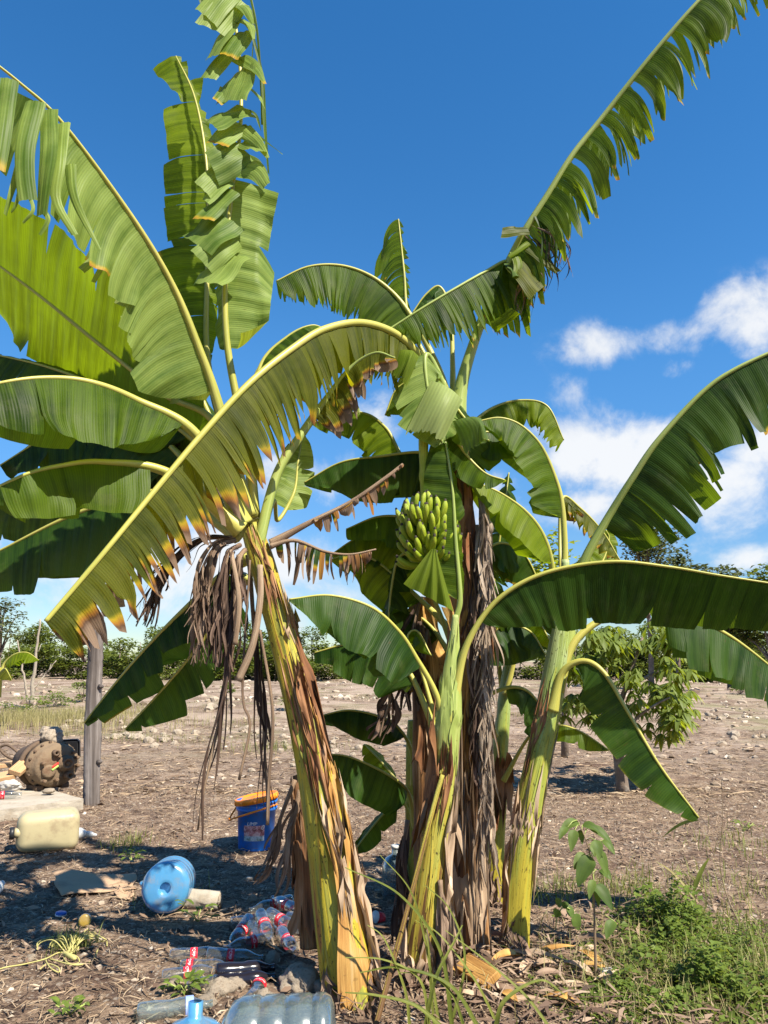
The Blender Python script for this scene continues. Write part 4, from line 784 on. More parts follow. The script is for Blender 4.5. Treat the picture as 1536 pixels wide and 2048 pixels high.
for h, (t_, n_, tilt, rad) in enumerate([(.745, 18, 34, .062), (.785, 20, 12, .072), (.825, 20, 24, .074), (.865, 20, 4, .074), (.905, 19, 2, .068), (.945, 16, -18, .054)]):
    c = P[int(t_ * 49)]
    for i in range(n_):
        for row in range(1):
            az_ = R(360 * (i + .5) / n_ + rr.uniform(-7, 7)) + R(11) * h
            e_ = R(tilt + rr.uniform(-14, 14))
            f = fr0 if first else fr0.copy()
            if not first: COL.objects.link(f)
            first = False
            d = Vector((math.cos(az_), math.sin(az_), 0))
            m3 = Matrix.Rotation(az_, 4, 'Z') @ Matrix.Rotation(-e_, 4, 'Y') @ Matrix.Rotation(rr.uniform(-.25, .25), 4, 'X')
            f.matrix_local = Matrix.Translation(Vector(c) + d * (rad - .012) + Vector((0, 0, rr.uniform(-.02, .02)))) @ m3 @ Matrix.Scale(rr.uniform(1.08, 1.3), 4)

# ---- B: the young plant in front of C
pB = [(842, 1950, 3.75, 36.1), (850, 1850, 3.76, 32.7), (864, 1730, 3.78, 28.4), (880, 1610, 3.8, 23.2), (890, 1520, 3.82, 22.4), (896, 1430, 3.83, 24.1), (903, 1350, 3.84, 17.2), (908, 1290, 3.85, 11.2), (911, 1230, 3.86, 6.0)]
B = base_thing('banana_plant', pB, 'younger banana plant with yellow spotted stem and pale green spreading petioles beneath the bunch')
tB = pseudostem(B, pB, 'stem_b', 3, lump=.07)
sheath(B, tB, .0, .09, -80, 60, 'sheath_tan', 1.08, .2, seed=41, end=2, curl=.25)
sheath(B, tB, .2, .46, 38, 85, 'sheath_tan', 1.12, .4, seed=42, end=2, curl=.35)
sheath(B, tB, .46, .60, -35, 20, 'sheath_brown', 1.08, .2, seed=43, end=2, curl=.2)
sheath(B, tB, .40, .66, -90, -35, 'sheath_brown', 1.15, .35, seed=44, end=2, curl=.4)
for k_, (t0, t1, a0, a1) in enumerate([(.60, .80, -75, 15), (.64, .84, 5, 95), (.72, .92, -60, 40), (.56, .70, 20, 100)]): sheath(B, tB, t0, t1, a0, a1, 'rib_green', 1.05 + .02 * k_, .12, seed=90 + k_, end=0, curl=.06, jag=.02, lump=.15)
leaf(B, [(905, 1400, 3.85), (912, 1250, 3.86), (921, 1195, 3.86), (912, 1080, 3.87), (906, 985, 3.88), (894, 900, 3.9), (884, 850, 3.95)],
     b0=.34, w=(.16, .1), hint=(.5, -1, .1), a=(-30, -40), g=(.1, .1), cut=(.3, .6), td=(.7, 1), jit=.1, mat_='leaf', rp=.017, rib='rib_green')
patch(B, [W(862, 1098, 3.72), W(872, 1098, 3.72), W(908, 1224, 3.74), W(806, 1168, 3.7)], 'leaf_bright', .012, 3.0, bulge=(0, -.03, 0), uscale=.22, name='leaf', seed=4)
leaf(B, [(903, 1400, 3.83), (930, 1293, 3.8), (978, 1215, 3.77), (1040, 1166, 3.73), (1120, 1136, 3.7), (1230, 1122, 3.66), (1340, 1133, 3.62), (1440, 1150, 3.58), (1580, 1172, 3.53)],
     b0=.215, w=(.34, .315), a=(-45, (-100, -118)), g=(.15, .0), cut=(.1, .5), td=(.4, .95), jit=.22, mat_='leaf_shaded', rp=.0165, tip=1.6, base_w=.3, lab='wide horizontal leaf hanging like a curtain')
leaf(B, [(895, 1500, 3.85), (876, 1395, 3.8), (832, 1312, 3.75), (797, 1260, 3.7), (742, 1213, 3.65), (660, 1190, 3.6), (578, 1198, 3.55)],
     b0=.36, w=(.26, .24), a=((-66, -62), -45), g=(.35, .4), cut=(.2, .6), td=(.5, .95), jit=.2, mat_='leaf_shaded', rp=.015)
leaf(B, [(885, 1500, 3.95), (856, 1420, 4.0), (816, 1338, 4.05), (770, 1296, 4.1), (700, 1287, 4.15), (628, 1305, 4.2)],
     b0=.36, w=(.22, .2), a=(-66, -45), g=(.4, .4), cut=(.1, .3), td=(.4, .9), jit=.25, mat_='leaf_shaded', rp=.016)
leaf(B, [(885, 1480, 4.0), (840, 1330, 4.1), (815, 1275, 4.15), (835, 1262, 4.15), (862, 1310, 4.1)], b0=.6, w=(.1, .1), a=(-50, -50), g=(.3, .3), cut=(.2, .5), td=(.5, .9), jit=.2, mat_='leaf', rp=.01)
# cut yellow stalk leaning against it
P, L_ = spline([W(*p) for p in [(745, 2075, 3.3), (785, 1930, 3.45), (830, 1760, 3.6), (868, 1610, 3.7), (885, 1550, 3.74)]], 60)
V, F, uv = tube(P, .011, 9, flat=.8)
o = mesh_obj('leaf_stalk', V, F, M['stem_b'], B, uv, np.full((len(V), 3), [.6, -.15, 0])); unloc(o, B); o['label'] = 'thin yellow stalk leaning against the stem'
ribbons(B, [(770, 1370, 4.1), (780, 1400, 4.1), (765, 1450, 4.1), (758, 1480, 4.1)], 12, .03, (.01, .02), 'dry_dark', 401)
ribbons(B, [(815, 1640, 4.0), (805, 1720, 3.95), (812, 1800, 3.95), (800, 1900, 3.9)], 20, .02, (.006, .016), 'dry_dark', 402)
ribbons(B, [(880, 1760, 3.7), (885, 1830, 3.68), (895, 1920, 3.66), (900, 2010, 3.6)], 12, .02, (.006, .018), 'dry', 403)
ribbons(B, [(850, 1900, 3.72), (835, 1960, 3.66), (830, 2040, 3.6)], 14, .04, (.008, .02), 'dry', 404)

# ---- G: old brown stem behind B
pG = [(862, 1850, 4.6, 30), (858, 1700, 4.6, 30), (855, 1500, 4.6, 28), (850, 1350, 4.6, 26), (848, 1240, 4.6, 22), (846, 1195, 4.6, 14)]
G_ = base_thing('banana_stump', pG, 'cut off brown banana stem with peeled orange sheaths standing behind the younger plant', 'banana stump')
tG = pseudostem(G_, pG, 'stem_brown', 4)
sheath(G_, tG, .72, 1.02, -30, 60, 'sheath_orange', 1.15, .4, seed=51, end=2, curl=.4)
sheath(G_, tG, .82, 1.05, -80, 0, 'sheath_tan', 1.2, .6, seed=52, end=2, curl=.6)
sheath(G_, tG, .5, .74, -40, 50, 'sheath_brown', 1.1, .3, seed=53, end=2, curl=.3)
ribbons(G_, [(840, 1200, 4.5), (828, 1260, 4.45), (822, 1340, 4.45), (818, 1420, 4.45)], 16, .03, (.01, .025), 'dry_dark', 501)

# ---- F: slim sucker behind, on the shaded side
pF = [(832, 1830, 4.95, 17), (830, 1720, 4.95, 17), (828, 1600, 4.95, 16), (826, 1500, 4.95, 14), (824, 1440, 4.95, 8)]
Fp = base_thing('banana_plant', pF, 'small banana sucker with short dark leaves between the orange trunk and the younger plant')
tF = pseudostem(Fp, pF, 'stem_d', 5)
leaf(Fp, [(828, 1570, 4.8), (823, 1500, 4.75), (800, 1458, 4.7), (770, 1436, 4.65), (700, 1420, 4.6), (630, 1434, 4.55)], b0=.35, w=(.17, .16), a=(-66, -45), g=(.3, .4), cut=(.2, .6), td=(.5, .95), jit=.2, mat_='leaf_shaded', rp=.012)
leaf(Fp, [(832, 1650, 4.8), (820, 1592, 4.7), (797, 1562, 4.6), (740, 1530, 4.5), (690, 1511, 4.45), (643, 1508, 4.4)], b0=.3, w=(.22, .16), a=(-55, -20), g=(.25, .3), hint=(.1, -.3, 1), cut=(.3, .6), td=(.6, 1), jit=.15, mat_='leaf_shaded', rp=.012)
leaf(Fp, [(828, 1600, 4.9), (795, 1562, 4.92), (760, 1520, 4.95), (728, 1488, 5.0)], b0=.35, w=(.1, .1), a=(-30, -20), g=(.2, .3), hint=(.1, -.6, 1), cut=(.3, .6), td=(.6, 1), jit=.15, mat_='leaf', rp=.009)
leaf(Fp, [(832, 1660, 4.9), (805, 1605, 4.9), (765, 1630, 4.85), (700, 1712, 4.8)], b0=.35, w=(.09, .08), a=(-30, -30), g=(.2, .3), hint=(-.3, -.8, .6), cut=(.3, .6), td=(.6, 1), jit=.15, mat_='leaf_shaded', rp=.009)

# ---- D: the green plant on the sunny side
pD = [(1032, 1915, 4.12, 26.0), (1036, 1800, 4.13, 26.0), (1046, 1690, 4.14, 26.0), (1064, 1570, 4.15, 25.1), (1088, 1460, 4.16, 23.2), (1104, 1380, 4.17, 22.3), (1118, 1300, 4.18, 20.5), (1126, 1240, 4.19, 15.8), (1130, 1180, 4.2, 10.2), (1131, 1120, 4.22, 7.4)]
D = base_thing('banana_plant', pD, 'slender banana plant with smooth green and yellow trunk next to the leafy sapling')
tD = pseudostem(D, pD, 'stem_d', 6, lump=.06)
sheath(D, tD, .25, .36, -70, 60, 'sheath_tan', 1.06, .1, seed=71, end=2, curl=.15)
sheath(D, tD, .46, .62, -70, -25, 'sheath_brown', 1.05, .08, seed=73, end=2, curl=.1)
sheath(D, tD, .0, .22, -120, -55, 'sheath_tan', 1.1, .2, seed=74, end=2, curl=.2)
sheath(D, tD, .3, .5, 75, 110, 'sheath_tan', 1.08, .1, seed=75, end=2, curl=.1)
leaf(D, [(1125, 1300, 4.2), (1145, 1180, 4.18), (1168, 1115, 4.15), (1213, 1035, 4.1), (1263, 955, 4.02), (1313, 882, 3.95), (1400, 787, 3.87), (1470, 737, 3.82), (1590, 682, 3.75)],
     b0=.34, w=(.3, .44), hint=(-.5, .1, .8), a=(-50, (-78, -88)), g=(.4, (.35, .55)), cut=(.04, .16), td=(.3, .8), jit=.75, pointy=.15, mat_='leaf_shaded', rib='rib_green', rp=.028, rt=.008, tip=1.5, narrow=.2, lab='broad upright leaf with ragged lower edge')
leaf(D, [(1100, 1420, 4.12), (1122, 1345, 4.1), (1165, 1320, 4.05), (1208, 1343, 4.0), (1258, 1425, 3.95), (1320, 1530, 3.9), (1398, 1635, 3.85)],
     b0=.24, w=(.15, .19), a=(-40, -74), g=(.1, .1), cut=(.2, .5), td=(.4, .95), jit=.18, mat_='leaf_shaded', rp=.018, dry=.1, dryu=.9, tip=1.05, lab='narrow drooping leaf')
leaf(D, [(1110, 1380, 4.16), (1150, 1278, 4.16), (1240, 1222, 4.18), (1350, 1226, 4.2), (1460, 1271, 4.22), (1600, 1380, 4.25)],
     b0=.5, w=(.26, .3), a=(-45, -66), g=(.3, .35), cut=(.1, .3), td=(.4, .9), jit=.3, mat_='leaf_shaded', rp=.02, tip=1.3)
leaf(D, [(1128, 1240, 4.25), (1132, 1115, 4.28), (1126, 1010, 4.28), (1110, 950, 4.27), (1082, 890, 4.25), (1042, 850, 4.22), (1000, 835, 4.2), (955, 842, 4.18)],
     b0=.4, w=(.24, .2), a=(-64, -45), g=(.2, .4), hint=(.5, .05, .8), cut=(.1, .4), td=(.4, .9), jit=.25, mat_='leaf', rp=.02)
leaf(D, [(1120, 1270, 4.22), (1108, 1145, 4.2), (1090, 1075, 4.15), (1055, 1025, 4.1), (1000, 985, 4.05), (935, 958, 4.0)],
     b0=.36, w=(.21, .2), a=(-58, -35), g=(.25, .4), hint=(.3, 0, .9), cut=(.3, .6), td=(.6, 1), jit=.15, mat_='leaf_bright', rp=.018)
leaf(D, [(1128, 1220, 4.4), (1120, 1080, 4.6), (1125, 995, 4.65), (1160, 1015, 4.68), (1205, 1062, 4.7), (1240, 1120, 4.7)],
     b0=.48, w=(.12, .16), a=(-50, -62), g=(.6, .6), cut=(.02, .06), td=(.1, .5), jit=.6, mat_='leaf_olive', rp=.014, dry=.25)
leaf(D, [(1128, 1230, 4.5), (1150, 1160, 4.7), (1200, 1130, 4.8), (1218, 1080, 4.85), (1212, 1060, 4.85)], b0=.4, w=(.1, .1), hint=(0, -1, .3), a=(0, 0), g=(.2, .2), cut=(.3, .6), td=(.6, 1), jit=.15, mat_='leaf_bright', rp=.012)

# ---- E: slim stem behind D
pE = [(987, 1850, 4.9, 17), (988, 1810, 4.9, 16), (990, 1690, 4.9, 18), (996, 1560, 4.9, 18), (1004, 1450, 4.9, 15), (1012, 1370, 4.9, 11), (1018, 1310, 4.9, 7)]
E = base_thing('banana_plant', pE, 'thin banana stem with striped green sheaths between the dry leaf column and the green trunk')
tE = pseudostem(E, pE, 'stem_d', 7)
sheath(E, tE, .4, .62, -40, 60, 'sheath_brown', 1.2, .5, seed=81, end=2, curl=.5)
leaf(E, [(1012, 1390, 4.85), (1040, 1280, 4.82), (1076, 1185, 4.8), (1062, 1140, 4.75), (1032, 1116, 4.7), (1000, 1100, 4.7)], b0=.5, w=(.16, .14), a=(-40, -40), g=(.3, .4), hint=(.2, -.6, .7), cut=(.2, .5), td=(.5, .9), jit=.25, mat_='leaf', rp=.013)
leaf(E, [(1008, 1400, 4.95), (985, 1220, 4.9), (998, 1090, 4.86), (1010, 1010, 4.85), (1018, 945, 4.9)], b0=.4, w=(.16, .14), a=(-40, -40), g=(.7, .7), hint=(0, -1, .2), cut=(.03, .09), td=(.1, .5), jit=.6, mat_='leaf_shaded', rp=.013)
leaf(E, [(990, 1470, 4.7), (972, 1400, 4.6), (1015, 1374, 4.6), (1058, 1383, 4.6), (1088, 1430, 4.6), (1100, 1510, 4.6)], b0=.42, w=(.13, .16), a=(-60, -66), g=(.4, .4), cut=(.1, .3), td=(.4, .9), jit=.3, mat_='leaf_shaded', rp=.014)
leaf(E, [(960, 1360, 4.6), (978, 1275, 4.5), (1012, 1250, 4.5), (1060, 1262, 4.5), (1092, 1310, 4.5)], b0=.3, w=(.2, .26), a=(-50, -66), g=(.4, .4), cut=(.1, .3), td=(.4, .9), jit=.3, mat_='leaf_shaded', rp=.014)
leaf(E, [(1010, 1400, 4.9), (1030, 1300, 4.95), (1075, 1230, 5.0), (1110, 1150, 5.0), (1150, 1130, 5.0)], b0=.4, w=(.2, .2), a=(-50, -60), g=(.4, .4), cut=(.1, .3), td=(.4, .9), jit=.3, mat_='leaf_shaded', rp=.014)
leaf(E, [(1005, 1560, 4.8), (1060, 1470, 4.7), (1110, 1450, 4.6), (1160, 1462, 4.55), (1218, 1500, 4.5)], b0=.4, w=(.08, .11), a=(-20, -40), g=(.2, .3), hint=(.1, -.2, 1), cut=(.3, .6), td=(.6, 1), jit=.15, mat_='leaf', rp=.01)

for i, (x, y, Y, own) in enumerate([(1020, 1860, 4.08, D), (1050, 1870, 4.08, D), (980, 1780, 4.85, E), (1000, 1770, 4.85, E), (660, 1960, 3.5, A), (735, 1960, 3.5, A)]):
    ribbons(own, [(x, y - 60, Y + .02), (x - 4, y, Y), (x + 6, y + 40, Y - .05), (x + 20, y + 60, Y - .12)], 9, .03, (.005, .016), 'dry', 600 + i, rib=False)

for pts, wl, mt, hint, aa in [([(925, 1020, 4.22), (930, 920, 4.25), (955, 868, 4.28), (1000, 870, 4.3), (1040, 910, 4.32)], .2, 'leaf_shaded', (0, -.3, 1), -55), ([(915, 1060, 4.3), (880, 960, 4.4), (830, 905, 4.5), (780, 935, 4.55), (745, 1000, 4.6)], .2, 'leaf_shaded', (0, -.5, 1), -50), ([(930, 1220, 4.3), (960, 1120, 4.4), (1000, 1085, 4.45), (1050, 1110, 4.5), (1085, 1180, 4.5)], .2, 'leaf_shaded', (0, -.4, 1), -55),
                              ([(920, 1200, 4.4), (860, 1140, 4.5), (790, 1085, 4.6), (720, 1075, 4.65), (660, 1110, 4.7)], .2, 'leaf', (0, -.3, 1), -55), ([(930, 1300, 4.35), (970, 1210, 4.45), (1010, 1195, 4.5), (1060, 1215, 4.55), (1105, 1290, 4.55)], .22, 'leaf', (0, -.4, 1), -60), ([(915, 1330, 4.4), (860, 1250, 4.5), (800, 1215, 4.55), (740, 1235, 4.6)], .16, 'leaf_shaded', (0, -.3, 1), -60), ([(905, 860, 4.2), (880, 790, 4.25), (840, 760, 4.27), (795, 775, 4.28), (770, 830, 4.28)], .18, 'leaf', (0, -.4, 1), -55)]:
    leaf(Cp, pts, b0=.3, w=(wl, wl), hint=hint, a=(aa, aa), g=(.4, .4), cut=(.05, .25), td=(.3, .9), jit=.5, mat_=mt, rp=.013, pointy=.2)
for own, tt, mt, lst in [(A, tA, 'stem_a', [(.3, .9, -85, 0), (.1, .6, -95, -20), (.5, 1.0, -40, 40)]), (B, tB, 'stem_b', [(.05, .45, -70, 10), (.2, .6, -20, 50)]), (D, tD, 'stem_d', [(.3, .75, -10, 70), (.05, .5, -60, 20), (.45, .9, -80, -5)])]:
    for k_, (t0, t1, a0, a1) in enumerate(lst): sheath(own, tt, t0, t1, a0, a1, mt, 1.025 + .012 * k_, .06, seed=110 + k_, end=0, curl=.07, jag=.04, lump=.12)

# ================================================================== trees and shrubs
M['bark'] = simple('bark', (.17, .13, .1), .9, .15, 0, .9, 25, .3, 10, (.3, .27, .23), 7)
M['far_leaf'] = leaf_mat('far_leaf', (.06, .085, .015), (.14, .175, .035), (.13, .155, .045), (.24, .3, .03), tr=.3, rough=.6)
M['far_leaf_grey'] = leaf_mat('far_leaf_grey', (.06, .075, .035), (.12, .14, .06), (.12, .14, .06), (.2, .24, .06), tr=.2, rough=.6)
def crown_mesh(seed, lobes, n, leaf_s, m_, name='crown'):
    r = np.random.default_rng(seed); x = []; 
    for (cx, cy, cz, rx, ry, rz) in lobes:
        k = n // len(lobes); d = nrm(r.normal(size=(k, 3))); rad = r.random(k)[:, None] ** .35
        p = d * rad * [rx, ry, rz] + [cx, cy, cz]; lump = np.sin(p[:, 0] * 5 / rx + seed) * np.sin(p[:, 1] * 5 / ry + 1) * np.sin(p[:, 2] * 6 / rz + 2); p = p[lump > -.25]
        x.append(p)
    p = np.vstack(x); V, F, UV, C = leafy(len(p), p[:, 0], p[:, 1], p[:, 2], leaf_s, seed)
    return V, F, UV, C
def make_tree(name, loc, h, wd, seed, label, m_='far_leaf', n=1500, leaf_s=(.18, .4), group=None, cat='tree', trunk=.35, open_=False):
    r = np.random.default_rng(seed); t = thing(name, loc, label, cat, group)
    lobes = []; nl = 7 if not open_ else 9
    for i in range(nl):
        a = r.random() * 6.28; q = r.random() ** .5 * .6
        lobes.append((math.cos(a) * q * wd, math.sin(a) * q * wd, h * r.uniform(trunk + .12, .86), wd * r.uniform(.25, .5), wd * r.uniform(.25, .5), h * r.uniform(.1, .2) * (.6 if open_ else 1)))
    V, F, UV, C = crown_mesh(seed, lobes, n, leaf_s, m_); mesh_obj('crown', V, F, M[m_], t, UV, C)
    acc = Acc(); P, _ = spline([(0, 0, -.1), (.05 * wd, 0, h * .3), (0, .04 * wd, h * .75)], 8); V, F, uv = tube(P, np.linspace(h * .017, h * .006, 8), 7, (0, -1, 0)); acc.add(V, F, uv)
    for lb in lobes:
        P, _ = spline([(0, 0, h * trunk * .7), (lb[0] * .5, lb[1] * .5, (h * trunk + lb[2]) / 2), lb[:3]], 6); V, F, uv = tube(P, np.linspace(h * .012, h * .004, 6), 5, (0, -1, 0.1)); acc.add(V, F, uv)
    acc.build('trunk', M['bark'], t); return t
def copy_tree(o, loc, rz, sc, label=None, parent=None):
    c = o.copy(); COL.objects.link(c); c.location = loc; c.rotation_euler = (0, 0, rz); c.scale = sc
    if label: c['label'] = label
    for ch in o.children:
        d = ch.copy(); COL.objects.link(d); d.parent = c
    return c
GT = 'bushy trees of the far wood'
LT = 'bushy dark green tree in the wood along the far edge of the field'
protos = [make_tree('woodland_tree', (0, 70, 0), 4.4, 3.6, 900 + i, LT, n=3600, leaf_s=(.16, .42), group=GT, trunk=-.02) for i in range(3)]
rt = random.Random(3); first = [True] * 3; cnt = 0
for row, (yd, step, h0, h1) in enumerate([(60, 2.7, .62, .92), (74, 3.3, 1.0, 1.4)]):
    x = -39.0 if row else -32.0
    while x < (40 if row else 33):
        vis = (x * 0 + 1)
        pxs = 768 + x / yd * FPX
        if 720 < pxs < 1040 and rt.random() < .6: x += step; continue
        i = cnt % 3; cnt += 1; s_ = rt.uniform(h0, h1)
        loc = (x + rt.uniform(-.8, .8), yd + rt.uniform(-3, 3), -.2); sc = (rt.uniform(.85, 1.2), rt.uniform(.9, 1.1), s_); rz = rt.random() * 6.28
        if first[i]: first[i] = False; protos[i].location = loc; protos[i].rotation_euler = (0, 0, rz); protos[i].scale = sc
        else: copy_tree(protos[i], loc, rz, sc)
        x += step * rt.uniform(.8, 1.25)
def wpt(px, yd): return (768 - 768 + (px - 768) / FPX * yd * 1.0, yd, 0)
make_tree('field_tree', (*W(1285, 1100, 42)[:2], 0), 9.6, 2.6, 31, 'slim feathery tree rising above the horizontal banana leaf and the far wood', 'far_leaf_grey', 2600, (.12, .34), trunk=.55, open_=True)
make_tree('field_tree', (*W(1340, 1120, 44)[:2], 0), 8.4, 1.5, 32, 'smaller feathery tree touching the slim tall one beyond the field', 'far_leaf_grey', 1500, (.12, .34), trunk=.6, open_=True)
make_tree('field_tree', (*W(1440, 1150, 40)[:2], 0), 7.2, 2.4, 33, 'grey green spreading tree above the wide horizontal banana leaf', 'far_leaf_grey', 4500, (.14, .4), trunk=.3, open_=True)
make_tree('field_tree', (*W(1530, 1150, 38)[:2], 0), 6.8, 2.6, 34, 'dense grey green tree at the edge of the field behind the broad upright leaf', 'far_leaf', 4500, (.14, .4), trunk=.25)
make_tree('field_tree', (*W(5, 1220, 30)[:2], 0), 4.2, 1.5, 35, 'thin grey tree with reddish lower twigs beyond the leafless stalks', 'far_leaf_grey', 1500, (.08, .2), trunk=.45, open_=True)
make_tree('field_tree', (*W(1112, 1110, 12)[:2], 0), 3.6, .75, 36, 'narrow leafy tree half hidden behind the fruiting plant leaves', 'tree_leaf', 900, (.08, .16), trunk=.55)
# low shrubs
M['shrub'] = leaf_mat('shrub_leaf', (.055, .1, .02), (.13, .19, .03), (.12, .17, .05), (.35, .42, .03), tr=.3, rough=.5)
for i, (px, py, h, wd, lab) in enumerate([(30, 1418, .55, .8, 'low dark green shrub at the edge of the dry grass'), (110, 1410, .5, .7, 'low shrub under the leafless stalks'), (165, 1405, .8, .45, 'yellow green bush beside the weathered post'),
                                     (590, 1425, .95, .5, 'airy light green shrub seen behind the orange trunk'), (455, 1385, .55, .5, 'small shrub behind the hanging dead leaves'), (1480, 1395, .9, 1.1, 'dark shrub beneath the far wood at the sunny side')]):
    p = GZ(px, py); make_tree('shrub', (p[0], p[1], gh(p[0], p[1]) - .02), h, wd, 60 + i, lab, 'shrub', 700, (.05, .11), cat='shrub', trunk=.05)
# the small tree with drooping whorls of leaves
p0 = GZ(1247, 1582); TR = thing('young_tree', (p0[0], p0[1], 0), 'young tree with drooping bright green leaf whorls standing in the bare field', 'tree')
rr = np.random.default_rng(77); acc = Acc(); tips = []
def tw(px, py, dy): v = W(px, py, p0[1] + dy) - np.array([p0[0], p0[1], 0]); return v
limbs = [([(1247, 1590, 0), (1235, 1500, 0), (1222, 1450, .1), (1200, 1380, .2), (1185, 1330, .2)], .075), ([(1228, 1470, .05), (1195, 1420, -.1), (1175, 1380, -.2), (1150, 1345, -.3)], .03), ([(1222, 1450, .1), (1250, 1380, 0), (1270, 1320, 0), (1285, 1275, 0)], .04), ([(1250, 1380, 0), (1300, 1350, .2), (1345, 1330, .3)], .025), ([(1235, 1490, 0), (1270, 1440, -.2), (1310, 1410, -.3), (1340, 1395, -.3)], .025), ([(1210, 1400, .2), (1215, 1320, .4), (1230, 1270, .5)], .025)]
for L_, r0 in limbs:
    P, _ = spline([tw(*q) for q in L_], 14); V, F, uv = tube(P, np.linspace(r0, r0 * .35, 14), 8, (0, -1, 0)); acc.add(V, F, uv)
    for k in range(6, 14, 2): tips.append(P[k])
acc.build('trunk', M['bark'], TR)
acc = Acc(); cen = []
while len(cen) < 46:
    px, py = rr.uniform(1110, 1412), rr.uniform(1250, 1480)
    if ((px - 1262) / 150) ** 2 + ((py - 1362) / 118) ** 2 > 1 or (py > 1435 and px < 1240): continue
    cen.append((px, py, rr.normal() * .4))
for cx, cy, cd in cen * 7:
    c = tw(cx + rr.normal() * 15, cy + rr.normal() * 11, cd + rr.normal() * .1)
    for q in range(8):
        a = q / 8 * 6.28 + rr.random(); l = rr.uniform(.10, .2); d = np.array([math.cos(a), math.sin(a), 0]); s_ = np.array([-math.sin(a), math.cos(a), 0]); k = 5; t_ = np.linspace(0, 1, k)[:, None]
        cc = c + d * l * (t_ * .75) + np.array([0, 0, -1]) * l * (t_ ** 1.6) * rr.uniform(.5, .95) + np.array([0, 0, .03]); ww = l * .15 * np.sin(np.linspace(.25, 3.0, k))[:, None]
        V = np.stack([cc - s_ * ww, cc + np.array([0, 0, -.3]) * ww, cc + s_ * ww], 1).reshape(-1, 3)
        F = [(i * 3 + j, i * 3 + j + 1, i * 3 + j + 4, i * 3 + j + 3) for i in range(k - 1) for j in range(2)]
        acc.add(V, F, np.tile([[.3, .3]], (len(V), 1)) * rr.random(), [rr.random(), 0, rr.random()])
acc.build('crown', M['tree_leaf'], TR)

# leafless stalks and the small far banana plant
M['pale_wood'] = simple('pale_wood', (.30, .26, .205), .85, .2, 0, .5, 40, .25, 9, (.22, .17, .13), 12)
for i, (pts, r0, lab) in enumerate([([(62, 1412, 0), (70, 1330, 0), (80, 1240, 0)], .07, 'tall pale leafless stalk standing in the weeds'), ([(57, 1410, 0), (48, 1350, 0), (35, 1280, 0)], .05, 'thin grey leafless stalk leaning next to the pale one'), ([(66, 1380, 0), (90, 1350, .2), (112, 1322, .3)], .035, 'short pale stick slanting up out of the weeds')]):
    b = GZ(62, 1412); P, _ = spline([W(q[0], q[1], b[1] + q[2]) for q in pts], 16); rj = np.random.default_rng(i); P += rj.normal(size=P.shape) * .012
    t = thing('dead_stalk', (P[0][0], P[0][1], 0), lab, 'dead stalk'); V, F, uv = tube(P, np.linspace(r0, r0 * .4, 16), 8, (0, -1, 0)); unloc(mesh_obj('stalk', V, F, M['pale_wood'], t, uv), t)
    V, F, uv = tube(np.array([P[9], P[9] + [.1, 0, .12], P[9] + [.14, 0, .3]]), [.02, .015, .008], 6, (0, -1, 0)); unloc(mesh_obj('twig', V, F, M['pale_wood'], t, uv), t)
pf = [(-8, 1395, 17, 9), (-5, 1360, 17, 8), (0, 1335, 17, 5)]
FB = base_thing('banana_plant', pf, 'small bright green banana plant far behind in the field beside the leafless stalks'); pseudostem(FB, pf, 'stem_d', 9)
leaf(FB, [(0, 1350, 17), (10, 1325, 17), (30, 1308, 16.9), (55, 1305, 16.8), (78, 1320, 16.7)], b0=.2, w=(.3, .3), a=(-35, -50), g=(.3, .3), cut=(.3, .8), td=(.4, .9), jit=.2, mat_='leaf_bright', rp=.04)
leaf(FB, [(-2, 1350, 17), (5, 1340, 16.8), (12, 1338, 16.6), (24, 1360, 16.5)], b0=.2, w=(.25, .25), a=(-35, -50), g=(.3, .3), cut=(.3, .8), td=(.4, .9), jit=.2, mat_='leaf_olive', rp=.03)

# ================================================================== post, slab, gearbox
M['old_wood'] = fiber_mat('weathered_wood', [(.25, (.035, .028, .026)), (.5, (.13, .11, .1)), (.75, (.27, .24, .225))], sx=5, sy=.8, rough=.9, spec=.1)
pp = [(184, 1625, 8.03, 16), (184, 1560, 8.03, 15.5), (185, 1480, 8.03, 16.5), (187, 1390, 8.03, 14.5), (190, 1310, 8.03, 14), (193, 1225, 8.03, 13)]
P, r_, L_ = stem_path(pp, 60); V, F, uv = tube(P, r_, 22, (0, -1, 0)); rw = np.random.default_rng(4)
a = uv[:, 0] * 6.28; cen = np.repeat(P, 22, 0); V = cen + (V - cen) * (1 + .07 * np.sin(a * 3 + uv[:, 1] * 1.5) + .05 * np.sin(a * 7 - uv[:, 1] * 2) + .03 * rw.normal(size=len(V)))[:, None]
PO = thing('wooden_post', (P[0][0], P[0][1], 0), 'weathered grey tree trunk post standing upright at the concrete slab corner', 'post')
unloc(mesh_obj('post', V, F, M['old_wood'], PO, uv), PO)
for (q, s_) in ((36, 1), (44, -1), (14, 1)):
    d = np.array([.9 * s_, -.4, .2]); b = P[q] + d * .08; V, F, uv = tube(np.array([b, b + d * .035, b + d * .05]), [.028, .02, .006], 9, (0, 0, 1)); unloc(mesh_obj('knot', V, F, M['old_wood'], PO, uv), PO)

